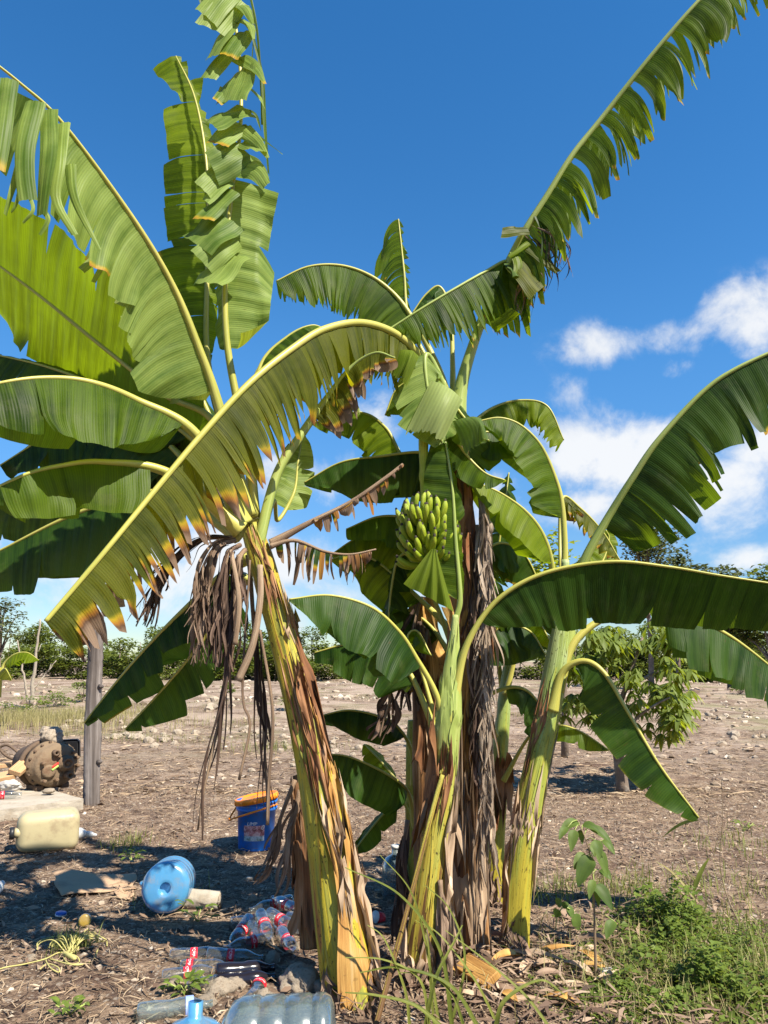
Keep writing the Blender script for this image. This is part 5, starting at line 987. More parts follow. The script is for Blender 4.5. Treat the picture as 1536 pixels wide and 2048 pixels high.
M['concrete'] = simple('old_concrete', (.36, .32, .26), .9, .15, 0, .7, 30, .2, 5, (.3, .25, .19), 7)
cA, cB = GZ(166, 1622), GZ(-130, 1664)
bm = bmesh.new(); h_ = .11
d_ = nrm((cB - cA)[None])[0]; nb = np.array([-d_[1], d_[0], 0]) * (-1); nb = nb if nb[1] > 0 else -nb
ring = [cA, cB, cB + nb * 1.2, cA + nb * 1.0]
bv = [bm.verts.new((q[0], q[1], -.05)) for q in ring]; tv = [bm.verts.new((q[0] * 1 + 0, q[1], h_)) for q in ring]
bm.faces.new(tv)
for i in range(4): bm.faces.new((bv[i], bv[(i + 1) % 4], tv[(i + 1) % 4], tv[i]))
bmesh.ops.recalc_face_normals(bm, faces=bm.faces); bmesh.ops.subdivide_edges(bm, edges=bm.edges, cuts=20, use_grid_fill=True)
for v in bm.verts:
    q = mnoise.noise(v.co * 6) * .02 + mnoise.noise(v.co * 22) * .01; v.co += Vector((0, -1, .4)) * q
    if v.co.z > .09: v.co.z = min(v.co.z, h_ + .004) 
o = bm_obj('concrete_slab', bm, M['concrete'], None, False); tag(o, 'old concrete slab with broken edge carrying the rusty gearbox', 'slab')
SLAB = h_

M['rust'] = simple('rusty_iron', (.13, .088, .06), .8, .3, .2, .8, 22, .3, 9, (.09, .055, .035), 5)
M['rust_light'] = simple('dusty_iron', (.19, .137, .088), .85, .2, .1, .7, 25, .25, 10, (.15, .09, .055), 7)
def lathe(prof, seg=24):
    V = []; F = []
    for (x, r_) in prof:
        for j in range(seg):
            a = 2 * math.pi * j / seg; V.append((x, r_ * math.cos(a), r_ * math.sin(a)))
    n = len(prof)
    for i in range(n - 1):
        for j in range(seg):
            k = (j + 1) % seg; F.append((i * seg + j, (i + 1) * seg + j, (i + 1) * seg + k, i * seg + k))
    F.append(tuple(range(seg))); F.append(tuple(range((n - 1) * seg, n * seg))[::-1])
    return np.array(V), F
def lathe_obj(name, prof, m_, parent, seg=24, loc=(0, 0, 0), rot=None, smooth=True):
    V, F = lathe(prof, seg); uv = np.stack([V[:, 1] * 3, V[:, 0]], 1); o = mesh_obj(name, V, F, m_, parent, uv, None, smooth)
    o.location = loc
    if rot is not None: o.rotation_euler = rot
    if smooth:
        for e in o.data.edges: pass
        md = None
    return o
gc = W(98, 1540, 8.35)
GB = thing('gearbox', (gc[0], gc[1], SLAB), 'large rusty vehicle gearbox lying on the concrete slab under a pale rock', 'gearbox', rot=(0, 0, R(-38))); GB.scale = (1.05, .92, .8)
zc = .30
lathe_obj('bell_housing', [(-.42, .17), (-.40, .20), (-.22, .25), (-.12, .27), (-.12, .31), (-.06, .31), (-.06, .28)], M['rust'], GB, 28, (0, 0, zc))
lathe_obj('case', [(-.06, .275), (0, .28), (.005, .30), (.05, .30), (.055, .275), (.14, .265), (.17, .24), (.18, .12)], M['rust_light'], GB, 28, (0, 0, zc))
for i in range(18):
    a = i / 18 * 6.28; lathe_obj('bolt', [(0, .016), (.02, .016), (.022, .009)], M['rust'], GB, 6, (.05, .285 * math.cos(a), zc + .285 * math.sin(a)), None, False)
lathe_obj('bearing_cover', [(.17, .10), (.21, .095), (.215, .07), (.235, .068), (.24, .045), (.225, .04), (.225, .02), (.24, .018), (.242, .006)], M['rust_light'], GB, 26, (0, .07, zc + .02))
lathe_obj('bearing_cover', [(.17, .085), (.20, .08), (.205, .05), (.2, .02)], M['rust_light'], GB, 22, (0, -.12, zc - .06))
lathe_obj('port', [(.17, .05), (.25, .045), (.25, .025), (.2, .02)], M['rust_light'], GB, 16, (0, .1, zc - .13))
lathe_obj('port', [(.17, .04), (.22, .038), (.22, .02), (.19, .015)], M['rust'], GB, 14, (0, -.06, zc + .16))
for i, (y_, z_) in enumerate([(.2, .08), (.215, -.02), (.17, -.15), (.16, .15), (-.02, .12), (-.2, .05), (-.03, -.17), (-.17, -.17)]):
    lathe_obj('stud', [(.15, .024), (.215, .022), (.22, .012)], M['rust_light'], GB, 8, (0, y_, zc + z_), None, False)
for y_ in (-.15, .15):
    bm = bmesh.new(); bmesh.ops.create_cube(bm, size=1, matrix=Matrix.Translation((0, y_, .03)) @ Matrix.Diagonal((.2, .09, .07, 1))); bmesh.ops.bevel(bm, geom=bm.edges, offset=.01, segments=2, profile=.5, affect='EDGES'); bm_obj('foot', bm, M['rust'], GB)
M['red'] = simple('red_paint', (.55, .03, .02), .45); M['green_p'] = simple('lime_paint', (.35, .5, .12), .5); M['black'] = simple('black_plastic', (.018, .018, .02), .45)
for mname, dz, nm in (('red', .0, 'ribbon'), ('green_p', -.03, 'ribbon')):
    bm = bmesh.new(); bmesh.ops.create_cube(bm, size=1, matrix=Matrix.Translation((.2, -.06, zc + .01 + dz)) @ Matrix.Rotation(R(35), 4, 'X') @ Matrix.Diagonal((.02, .09, .028, 1))); bmesh.ops.bevel(bm, geom=bm.edges, offset=.006, segments=2, profile=.5, affect='EDGES'); bm_obj(nm, bm, M[mname], GB)

# rocks ------------------------------------------------------------
def rock_mesh(seed, base=I2):
    V, F = base; r = np.random.default_rng(seed); off = Vector(r.random(3) * 50); out = []
    sq = np.array([1, r.uniform(.7, .95), r.uniform(.6, .85)])
    for v in V:
        vv = Vector(v); k = 1 + .35 * mnoise.noise(vv * 1.1 + off) + .22 * mnoise.noise(vv * 2.6 + off) + .11 * mnoise.noise(vv * 6 + off) + .05 * mnoise.noise(vv * 13 + off); out.append(np.array(v) * k * sq)
    return np.array(out), F
RM = []
def place_rock(p, s, seed, label, cat='rock', group=None, m_='rock', sc=(1, 1, 1), zoff=.18, base=I3, nm='rock'):
    if base is I3: V, F = rock_mesh(seed, base); o = mesh_obj(nm, V, F, M[m_])
    else:
        if not RM:
            for i in range(4): Vr, Fr = rock_mesh(700 + i, I1); om = mesh_obj('rock', Vr * (1 + .12 * np.random.default_rng(i).normal(size=(len(Vr), 1))), Fr, M['rock'], None, None, None, False); RM.append(om.data); bpy.data.objects.remove(om)
        o = bpy.data.objects.new(nm, RM[seed % 4]); COL.objects.link(o)
    rq = random.Random(seed); o.location = (p[0], p[1], p[2] + s * zoff * sc[2]); o.rotation_euler = (rq.uniform(-.3, .3), rq.uniform(-.3, .3), rq.random() * 6.28); o.scale = (s * sc[0], s * sc[1], s * sc[2])
    return tag(o, label, cat, group)
rp_ = W(100, 1486, 8.4); place_rock((rp_[0], rp_[1], SLAB + .475), .125, 1, 'pitted pale rock balanced on top of the rusty gearbox', zoff=.4)
near = [((438, 2005), .062, 'largest pale limestone rock between the clear bottles and the blue jug'), ((470, 1992), .045, 'angular pale limestone next to the largest rock'), ((527, 2020), .047, 'round knobbly limestone right beside the upright clear bottle'),
        ((495, 2046), .05, 'flat pale limestone in front of the clear bottle'), ((600, 1990), .09, 'big shaded grey boulder against the base of the orange trunk'), ((645, 1995), .055, 'shaded stone squeezed between boulder and trunk'), ((588, 1912), .03, 'small cream stone by the red capped bottle'),
        ((415, 2025), .04, 'brown stained stone behind the blue jug neck'), ((345, 1995), .03, 'small tan stone under the leafy weed'), ((60, 1925), .026, 'smooth tan stone beside the coiled cord'), ((545, 1935), .04, 'dirty stone beside the black bottle'), ((12, 1950), .02, 'small white stone at the loose end of the cord'), ((505, 1810), .03, 'pale stone beyond the bottle pile')]
for i, ((px, py), s, lab) in enumerate(near):
    p = GZ(px, py - 6); place_rock((p[0], p[1], float(gh(p[0], p[1]))), s, 10 + i, lab)
RG = 'limestone rubble across the field'; rq = random.Random(12)
for (cx, cy, sx, sy, n, s0, s1) in [(640, 1500, 55, 18, 34, .03, .075), (290, 1468, 45, 9, 26, .05, .12), (140, 1440, 18, 5, 8, .06, .12), (420, 1418, 25, 8, 10, .08, .2), (680, 1360, 60, 12, 22, .05, .13), (1490, 1455, 40, 18, 16, .04, .11), (540, 1450, 60, 15, 16, .04, .1), (880, 1500, 120, 25, 12, .03, .06), (1330, 1480, 60, 25, 14, .03, .06)]:
    for k in range(n):
        px, py = rq.gauss(cx, sx), rq.gauss(cy, sy)
        if py < 1348 or py > 1600 or px > 1530 or px < 5: continue
        p = GZ(px, py); place_rock((p[0], p[1], float(gh(p[0], p[1]))), rq.uniform(s0, s1), rq.randint(0, 999), 'rough whitish limestone lump in the rubble of the open field', group=RG, base=None)
# planks and scrap on the slab
M['plank'] = fiber_mat('plank', [(.25, (.28, .15, .07)), (.5, (.46, .28, .14)), (.75, (.56, .38, .22))], sx=4, sy=1, rough=.8)
def board(name, a, b, wd, th, m_, label, cat, roll=0.0):
    a, b = Vector(a), Vector(b); d = b - a; L = d.length; bm = bmesh.new(); bmesh.ops.create_cube(bm, size=1, matrix=Matrix.Diagonal((L, wd, th, 1))); bmesh.ops.bevel(bm, geom=bm.edges, offset=th * .12, segments=1, profile=.5, affect='EDGES')
    uvl = bm.loops.layers.uv.new('uv')
    for f in bm.faces:
        for l in f.loops: l[uvl].uv = (l.vert.co.y * 2, l.vert.co.x)
    o = bm_obj(name, bm, m_, None, False); o.location = (a + b) / 2; o.rotation_mode = 'QUATERNION'; o.rotation_quaternion = d.to_track_quat('X', 'Z') @ Matrix.Rotation(roll, 3, 'X').to_quaternion(); return tag(o, label, cat)
board('wooden_plank', W(28, 1546, 8.0), W(82, 1500, 8.5), .13, .05, M['plank'], 'orange brown plank leaning on the gearbox', 'plank', .3)
board('wooden_plank', W(-30, 1562, 8.0), W(32, 1548, 8.1), .18, .05, M['plank'], 'wide brown board lying at the foot of the leaning plank', 'plank', .2)
board('wooden_plank', W(-40, 1535, 8.6), W(24, 1528, 8.7), .12, .05, M['plank'], 'shorter brown board behind the wide board', 'plank', .1)
board('wooden_plank', W(-10, 1606, 7.6), W(28, 1604, 7.65), .12, .03, M['plank'], 'thin brown board under the red labelled bottle on the slab', 'plank', 0)
board('black_panel', W(122, 1500, 8.75), W(160, 1498, 8.75), .02, .22, M['black'], 'black plastic panel standing behind the gearbox next to the post', 'panel', .1)
M['blue_p'] = simple('blue_plastic', (.012, .08, .36), .35, .5)
P, _ = spline([W(*q) for q in [(30, 1520, 8.6), (10, 1510, 8.6), (0, 1496, 8.6), (14, 1490, 8.6), (30, 1500, 8.6), (42, 1512, 8.6), (52, 1506, 8.6), (56, 1515, 8.6)]], 50); V, F, uv = tube(P, .013, 8)
tag(mesh_obj('rubber_hose', V, F, M['rust'], None, uv), 'looped brown hose lying behind the planks', 'hose')
board('blue_bag', W(64, 1501, 8.55), W(78, 1496, 8.55), .1, .06, M['blue_p'], 'scrap of blue plastic beside the pale rock', 'plastic scrap')
M['white_p'] = simple('white_plastic', (.62, .62, .6), .4, .5); M['white_bag'] = simple('white_bag', (.42, .39, .35), .55, .4)
V, F = rock_mesh(97, I3); o = mesh_obj('plastic_bag', V, F, M['white_bag']); q = W(22, 1565, 7.95); o.location = (q[0], q[1], SLAB + .09); o.scale = (.1, .07, .075); tag(o, 'crumpled whitish plastic bag between boards and gearbox', 'bag')
V, F = rock_mesh(92, I2); o = mesh_obj('stone_wedge', V, F, M['rock']); q = W(97, 1588, 7.95); o.location = (q[0], q[1], SLAB + .035); o.scale = (.06, .05, .04); tag(o, 'flat pale stone wedged under the gearbox', 'rock')

# ================================================================== containers
def clear_mat(name, tint, alpha=.72, rough=.08, body=None):
    m_, t = mat(name); lw = t.n('LayerWeight', {'Blend': .25}); tc = t.n('TexCoord')
    nz_ = t.n('TexNoise', {'Vector': tc.outputs['Object'], 'Scale': 30.0, 'Detail': 4.0}); bp = t.n('Bump', {'Strength': .25, 'Distance': .004, 'Height': nz_.outputs[0]})
    tr_ = t.n('BsdfTransparent', {'Color': tint}); gl = t.n('BsdfGlossy', {'Color': (1, 1, 1), 'Roughness': rough, 'Normal': bp.outputs[0]})
    du_ = t.n('TexNoise', {'Vector': tc.outputs['Object'], 'Scale': 9.0, 'Detail': 8.0, 'Roughness': .75})
    df = t.n('BsdfPrincipled', {'Base Color': t.mix(t.m('MULTIPLY', t.sstep(du_.outputs[0], .48, .7), .6), body or (.3, .35, .36), (.36, .30, .23)), 'Roughness': .3, 'Normal': bp.outputs[0]})
    a = t.n('MixShader', {0: t.m('SUBTRACT', 1.0, alpha), 1: tr_.outputs[0], 2: df.outputs[0]})
    b = t.n('MixShader', {0: t.m('MULTIPLY_ADD', lw.outputs['Fresnel'], .3, .03, clamp=True), 1: a.outputs[0], 2: gl.outputs[0]})
    t.n('OutputMaterial', {'Surface': b.outputs[0]}); return m_
M['glass'] = clear_mat('clear_bottle', (.88, .9, .9), .87, .08, (.22, .24, .24)); M['glass_g'] = clear_mat('greenish_glass', (.72, .8, .76), .75, .05)
M['jug_blue'] = clear_mat('blue_jug', (.25, .55, .8), .3, .2, (.09, .33, .60)); M['jug_pale'] = clear_mat('pale_jug', (.62, .74, .78), .6, .15, (.16, .22, .25))
M['amber'] = simple('amber', (.5, .27, .01), .35); M['jar'] = clear_mat('jar', (.8, .86, .88), .9); M['red_label'] = simple('red_label', (.62, .015, .03), .4, .45); M['white_ink'] = simple('white_ink', (.8, .8, .78), .5)
M['tan_p'] = simple('tan_plastic', (.42, .36, .21), .42, .4, 0, .12, 12, .1, 5, (.3, .235, .14), 5); M['orange_p'] = simple('orange_plastic', (.80, .23, .012), .42, .45); M['blue_b'] = simple('bucket_blue', (.008, .13, .52), .42, .45, 0, .1, 20, .15, 6, (.06, .11, .26), 9)
M['cola'] = simple('dark_bottle', (.012, .010, .014), .15, .6)
def text_mesh(s, size, shear=0.0):
    cu = bpy.data.curves.new('lettering', 'FONT'); cu.body = s; cu.size = size; cu.shear = shear; cu.align_x = 'CENTER'; cu.align_y = 'CENTER'; cu.resolution_u = 2
    o = bpy.data.objects.new('lettering', cu); COL.objects.link(o); dg = bpy.context.evaluated_depsgraph_get(); me = bpy.data.meshes.new_from_object(o.evaluated_get(dg))
    V = np.array([v.co[:] for v in me.vertices]); F = [tuple(p.vertices) for p in me.polygons]; bpy.data.objects.remove(o); bpy.data.curves.remove(cu); bpy.data.meshes.remove(me); return V, F
TXT = text_mesh('Coca-Cola', .02, .25)
BP = [(0, .012), (.004, .028), (.012, .031), (.055, .0315), (.085, .029), (.11, .0275), (.13, .031), (.16, .0315), (.178, .027), (.198, .018), (.214, .0125), (.228, .0125), (.231, .014), (.236, .014), (.2365, .011)]
def bottle(base, neck, label, L=.265, glass='glass', lab=True, z0=0.0, z1=0.0, cap=None, roll=0.0, cat='bottle', group='empty bottles dumped under the banana plants', labu=(.087, .116), nm='glass_bottle'):
    k = L / .24
    a = GZ(*base, z=.031 * k + z0); b = GZ(*neck, z=.031 * k + z1); d = nrm((b - a)[None])[0]
    t = thing(nm, a, label, cat, group); t.rotation_mode = 'QUATERNION'; t.rotation_quaternion = Vector(d).to_track_quat('X', 'Z'); t.scale = (k, k, k)
    lathe_obj('body', BP, M[glass], t, 22)
    if lab:
        rl = float(np.interp(np.mean(labu), [x for x, _ in BP], [r_ for _, r_ in BP])) + .0014
        seg = 26; V = []; F = []
        for j in range(seg + 1):
            an = j / seg * 2 * math.pi
            for x in labu: V.append((x, rl * math.cos(an), rl * math.sin(an)))
        F = [(2 * j, 2 * j + 1, 2 * j + 3, 2 * j + 2) for j in range(seg)]
        lo = mesh_obj('paper_label', V, F, M['red_label'] if lab is True else lab, t)
        if lab is True:
            for w_ in range(2):
                an = TXT[0][:, 0] / rl * .9 + roll + w_ * math.pi; x = np.mean(labu) - TXT[0][:, 1] * .9; rt_ = rl + .0008
                mesh_obj('lettering', np.stack([x, rt_ * np.cos(an), rt_ * np.sin(an)], 1), TXT[1], M['white_ink'], lo)
    lathe_obj('cap', [(.228, .0155), (.241, .0155), (.2415, .012)], M[cap], t, 14) if cap else None
    return t
bottle((598, 1822), (553, 1800), 'clear red labelled bottle farthest back in the pile under the dead sheath', z0=.02, z1=.03, roll=1.5)
bottle((537, 1826), (600, 1864), 'clear bottle sloping across the top of the pile', z0=.06, z1=.03, roll=1.2)
bottle((520, 1826), (545, 1892), 'clear bottle standing neck down at the front of the pile', z0=.07, z1=.0, roll=1.0)
bottle((460, 1848), (528, 1838), 'clear bottle at the outer edge of the pile nearest the blue jug', z0=0, z1=.0, roll=1.0)
bottle((502, 1850), (530, 1905), 'unlabelled clear bottle pointing at the viewer below the pile', lab=False)
bottle((562, 1862), (606, 1928), 'clear bottle with bright sunlit red label next to the cream stone', z0=.03, z1=0, roll=2.2, labu=(.1, .135))
bottle((552, 1850), (580, 1878), 'clear bottle wedged low in the middle of the pile', roll=1.5)
bottle((585, 1800), (535, 1812), 'clear bottle lying flat behind the top of the pile', roll=1.5, z0=.01)
bottle((575, 1835), (618, 1850), 'clear bottle against the dead brown stem beside the pile', roll=1.4, z0=.04, z1=.03)
bottle((500, 1836), (470, 1880), 'clear bottle leaning down the open side of the pile toward the rocks', roll=1.3, z0=.05)
bottle((545, 1876), (500, 1886), 'clear bottle lying across the foot of the pile', roll=1.5)
bottle((338, 1914), (425, 1908), 'sunlit clear bottle with red label lying on the straw', L=.27, roll=1.6)
bottle((412, 1910), (512, 1916), 'long clear bottle end to end with the sunlit one', L=.27, roll=1.8, z0=.02)
bottle((360, 1934), (440, 1932), 'clear bottle lying in front of the sunlit one', L=.24, roll=1.4, labu=(.03, .06))
bottle((322, 1956), (425, 1942), 'dusty clear bottle with dark red label in the shade', L=.26, roll=1.4)
bottle((372, 1978), (445, 1962), 'unlabelled dusty bottle in front of the dark red labelled one', lab=False)
bottle((430, 1944), (505, 1938), 'black bottle lying among the clear ones', glass='cola', lab=False, L=.27, z0=.03, z1=.02)
bottle((430, 1966), (505, 1958), 'dark unlabelled bottle tucked below the black one', glass='cola', lab=False)
bottle((500, 2004), (532, 1946), 'clear bottle with dull red label pointing away between two rocks', z0=0, z1=.0, L=.24, roll=1.4, labu=(.13, .165))
M['blue_white'] = simple('blue_white_print', (.25, .34, .7), .4)
bottle((272, 2028), (396, 2012), 'ribbed clear bottle with small blue and white label in the sun', glass='glass_g', lab=M['blue_white'], L=.30, labu=(.15, .175))
tB_ = bottle((-25, 1592), (42, 1588), 'clear bottle with red label lying on the concrete slab', z0=SLAB, z1=SLAB, L=.3, roll=1.5, group=None)
# red bottle cap glimpsed past the trunk, and the pale jug there
q = GZ(757, 1838, .03); t = thing('red_cap', (q[0], q[1], .03), 'bright red plastic cap lying behind the orange trunk', 'bottle cap'); lathe_obj('cap', [(-.02, .001), (-.02, .035), (.02, .037), (.022, .03)], M['red_label'], t, 18, (0, 0, 0), (0, .4, .6))
lathe_obj('seal_ring', [(-.03, .036), (-.023, .036)], M['white_p'], t, 18, (0, 0, 0), (0, .4, .6))
q = GZ(792, 1800, 0); t = thing('water_jug', (q[0], q[1], 0), 'pale greenish clear jug half hidden between the trunks', 'jug'); 
lathe_obj('body', [(0, .05), (.005, .085), (.2, .085), (.24, .06), (.26, .025), (.29, .025)], M['jug_pale'], t, 22, (0, 0, 0), (0, R(-90), 0)); lathe_obj('cap', [(.29, .028), (.31, .028), (.312, .01)], M['white_p'], t, 16, (0, 0, 0), (0, R(-90), 0))

# the blue jug on its side, base towards the lens
JP = [(0, .03), (-.006, .05), (0.004, .075), (.0, .10), (.010, .122), (.03, .134), (.06, .135), (.066, .130), (.078, .130), (.084, .135), (.15, .135), (.156, .129), (.172, .129), (.178, .135), (.235, .135), (.241, .130), (.253, .130), (.259, .135), (.31, .135), (.345, .12), (.375, .08), (.39, .04), (.40, .028), (.445, .028), (.447, .022)]
def jug(loc, d, label, m_, k=1.0, cap=None):
    t = thing('water_jug', loc, label, 'water jug', 'large water jugs'); t.rotation_mode = 'QUATERNION'; t.rotation_quaternion = Vector(d).to_track_quat('X', 'Z'); t.scale = (k, k, k)
    V, F = lathe(JP, 40); F = F[:-2]; o = mesh_obj('body', V, F, M[m_], t, np.stack([V[:, 1], V[:, 0]], 1))
    Vb, Fb = lathe([(.03, .001), (.032, .025), (.018, .05), (.004, .0555)], 32); mesh_obj('base_punt', Vb, Fb[:-2], M[m_], t)
    hp, _ = spline([(.19, .133, 0), (.2, .16, 0), (.25, .165, 0), (.285, .155, 0), (.295, .133, 0)], 14); Vh, Fh, uh = tube(hp, .012, 8, (0, 0, 1)); mesh_obj('handle', Vh, Fh, M[m_], t)
    if cap: lathe_obj('cap', [(.43, .032), (.46, .032), (.462, .026)], M[cap], t, 18)
    return t
b = GZ(330, 1788, .135); jug(b + np.array([0, 0, .03]), (-.13, 1, -.13), 'blue water jug lying on its side with its round base showing', 'jug_blue')
b = GZ(680, 2062, .135) ; jug(GZ(668, 2075, .137), (-1, -.02, -.03), 'pale clear water jug lying at the foot of the orange trunk', 'jug_pale', 1.0)
b = GZ(388, 2012, .44); t_ = jug((b[0], b[1] + .0, 0.0), (0, .12, 1), 'upright blue water jug with only its neck and shoulders showing', 'jug_blue', .96)
t_.location = (W(385, 2012, 3.02)[0], 3.02, W(385, 2012, 3.02)[2] - .43)

# bucket
b = GZ(506, 1703); BK = thing('bucket', (b[0], b[1] + .12, float(gh(b[0], b[1]))), 'blue plastic bucket with tilted orange lid and printed label', 'bucket')
lathe_obj('body', [(0, .05), (0, .128), (.006, .131), (.28, .146), (.282, .156), (.30, .157), (.302, .148), (.335, .150), (.337, .158), (.352, .158), (.354, .15)], M['blue_b'], BK, 40, (0, 0, 0), (0, R(-90), R(0)))
lid = lathe_obj('lid', [(-.022, .166), (.012, .168), (.018, .163), (.018, .15), (.012, .147), (.012, .02), (.016, .018), (.016, .004)], M['orange_p'], BK, 40, (-.005, 0, .362), (R(4), R(-90) - R(10), 0))
for j in range(10):
    a = j / 10 * 6.28; bm = bmesh.new(); bmesh.ops.create_cube(bm, size=1, matrix=Matrix.Translation((-.008, .168 * math.cos(a), .168 * math.sin(a))) @ Matrix.Rotation(a, 4, 'X') @ Matrix.Diagonal((.026, .006, .02, 1))); bm_obj('lid_tab', bm, M['orange_p'], lid)
hp, _ = spline([(.157, -.02, .30), (.13, -.14, .29), (0, -.19, .262), (-.13, -.15, .23), (-.19, -.03, .20)], 30); hp2, _ = spline([(.155, -.0, .315), (.1, -.14, .315), (-.02, -.19, .285), (-.14, -.16, .245), (-.2, -.06, .215), (-.155, 0, .30)], 36)
V, F, uv = tube(hp2, .007, 8, (0, 0, 1)); mesh_obj('handle', V, F, M['orange_p'], BK, uv)
def bent(name, x0, x1, z0, z1, m_, r_=None, n=18, par=BK):
    V = []; 
    for j in range(n + 1):
        x = x0 + (x1 - x0) * j / n
        for z in (z0, z1):
            rr_ = .131 + .015 * (z - .006) / .274 + (r_ or .001); an = x / .138; V.append((rr_ * math.sin(an), -rr_ * math.cos(an), z))
    return mesh_obj(name, V, [(2 * j, 2 * j + 2, 2 * j + 3, 2 * j + 1) for j in range(n)], m_, par)
m_, t = mat('bucket_print'); tc = t.n('TexCoord'); n_ = t.n('TexNoise', {'Vector': tc.outputs['Object'], 'Scale': 26.0, 'Detail': 5.0, 'Roughness': .7}); sp = t.n('SeparateXYZ', {0: tc.outputs['Object']})
c = t.ramp(n_.outputs[0], [(.35, (.12, .03, .035)), (.5, (.42, .16, .18)), (.6, (.62, .45, .46)), (.72, (.2, .05, .06))]); c2 = t.ramp(n_.outputs[0], [(.35, (.05, .12, .06)), (.5, (.3, .42, .5)), (.65, (.6, .66, .7))]); c = t.mix(t.sstep(sp.outputs[2], .105, .118), c2, c)
p = t.n('BsdfPrincipled', {'Base Color': c, 'Roughness': .4}); t.n('OutputMaterial', {'Surface': p.outputs[0]}); M['print'] = m_
lb = bent('printed_label', -.075, .085, .075, .185, M['print'])
def on_bucket(s, size, x, z, m_, shear=.2):
    V, F = text_mesh(s, size, shear); an = (V[:, 0] + x) / .138; zz = V[:, 1] + z; rr_ = .131 + .015 * (zz - .006) / .274 + .0022; mesh_obj('lettering', np.stack([rr_ * np.sin(an), -rr_ * np.cos(an), zz], 1), F, m_, lb)
on_bucket('LIMP', .036, -.012, .198, M['white_ink']); on_bucket('LIMPIA', .036, -.02, .168, simple('pink_ink', (.66, .4, .42), .5)); on_bucket('0', .05, .068, .17, M['white_ink'])

# jerry can: a blow-moulded body, tapered to the neck end
JC = GZ(38, 1668, .14); e_ = GZ(150, 1690, .0)
def rbox(l, wd, h, bev, taper=0.0, seg=4):
    bm = bmesh.new(); bmesh.ops.create_cube(bm, size=1, matrix=Matrix.Diagonal((l, wd, h, 1)))
    for v in bm.verts:
        if v.co.x < 0: v.co.y *= 1 - taper; v.co.z *= 1 - taper
    bmesh.ops.bevel(bm, geom=bm.edges, offset=bev, segments=seg, profile=.5, affect='EDGES'); return bm
jb = GZ(78, 1706); t = thing('jerry_can', (jb[0], jb[1] + .13, float(gh(jb[0], jb[1])) + .0), 'yellowish plastic jerry can lying on its side with black cap', 'jerry can', rot=(0, 0, R(24)))
bm = rbox(.44, .28, .30, .075, .1, 6); bm_obj('body', bm, M['tan_p'], t, True, (0, 0, .142))
lathe_obj('neck', [(-.235, .034), (-.19, .036)], M['tan_p'], t, 18, (0, -.075, .15)); lathe_obj('cap', [(-.265, .038), (-.262, .043), (-.232, .043), (-.23, .03)], M['black'], t, 22, (0, -.075, .15))
hp, _ = spline([(-.13, .02, .27), (-.10, .02, .315), (.0, .02, .325), (.1, .02, .315), (.13, .02, .275)], 16); V, F, uv = tube(hp, .016, 8, (0, 1, 0)); mesh_obj('handle', V, F, M['tan_p'], t, uv) if False else None
t.data if False else None
q = GZ(150, 1668, .04); t = thing('white_bottle', (q[0], q[1], .045), 'white plastic bottle lying behind the jerry can', 'bottle', rot=(0, R(6), R(8)))
lathe_obj('body', [(-.12, .03), (-.115, .045), (.04, .045), (.075, .03), (.085, .022), (.10, .022)], M['white_p'], t, 22); lathe_obj('spout', [(.09, .026), (.125, .024), (.15, .012), (.17, .008)], M['white_p'], t, 16)
q = GZ(-6, 1770, .05); t = thing('white_bottle', (q[0], q[1], .03), 'white translucent bottle at the picture edge beside the shaded gravel', 'bottle', rot=(0, 0, R(100))); lathe_obj('body', [(-.1, .02), (-.095, .035), (.03, .035), (.06, .018), (.09, .018)], M['white_p'], t, 20); lathe_obj('cap', [(.085, .02), (.105, .02), (.106, .01)], M['white_p'], t, 16)
# amber jar and blue cap
q = GZ(170, 1840, .033); t = thing('glass_jar', (q[0], q[1], .033), 'small clear jar half full of amber liquid lying on the litter', 'jar', rot=(0, R(12), R(108)))
lathe_obj('body', [(-.055, .02), (-.05, .033), (.03, .033), (.045, .028), (.055, .028)], M['jar'], t, 20); lathe_obj('contents', [(-.05, .02), (-.047, .0322), (.0, .0322), (.002, .01)], M['amber'], t, 18)
q = GZ(122, 1828, .01); t = thing('jar_lid', (q[0], q[1], .012), 'round dark blue jar lid on the ground close to the amber jar', 'lid'); lathe_obj('top', [(-.008, .028), (.006, .03), (.009, .026)], M['blue_p'], t, 20, (0, 0, 0), (R(5), R(-85), 0)); lathe_obj('rim', [(-.010, .0305), (-.002, .0315)], M['white_p'], t, 20, (0, 0, 0), (R(5), R(-85), 0))
# concrete core beside the blue jug
q = GZ(402, 1800, .05); t = thing('concrete_cylinder', (q[0], q[1], .05), 'short round piece of broken concrete beside the blue jug', 'concrete piece', rot=(0, 0, R(-8))); V, F = lathe([(-.12, .02), (-.12, .055), (-.06, .057), (0, .055), (.06, .058), (.11, .052), (.115, .02)], 24); rj = np.random.default_rng(3); V = V + rj.normal(size=V.shape) * .0035; mesh_obj('core', V, F, M['concrete'], t); lathe_obj('cut_face', [(.113, .03), (.1165, .045)], M['rock'], t, 20)
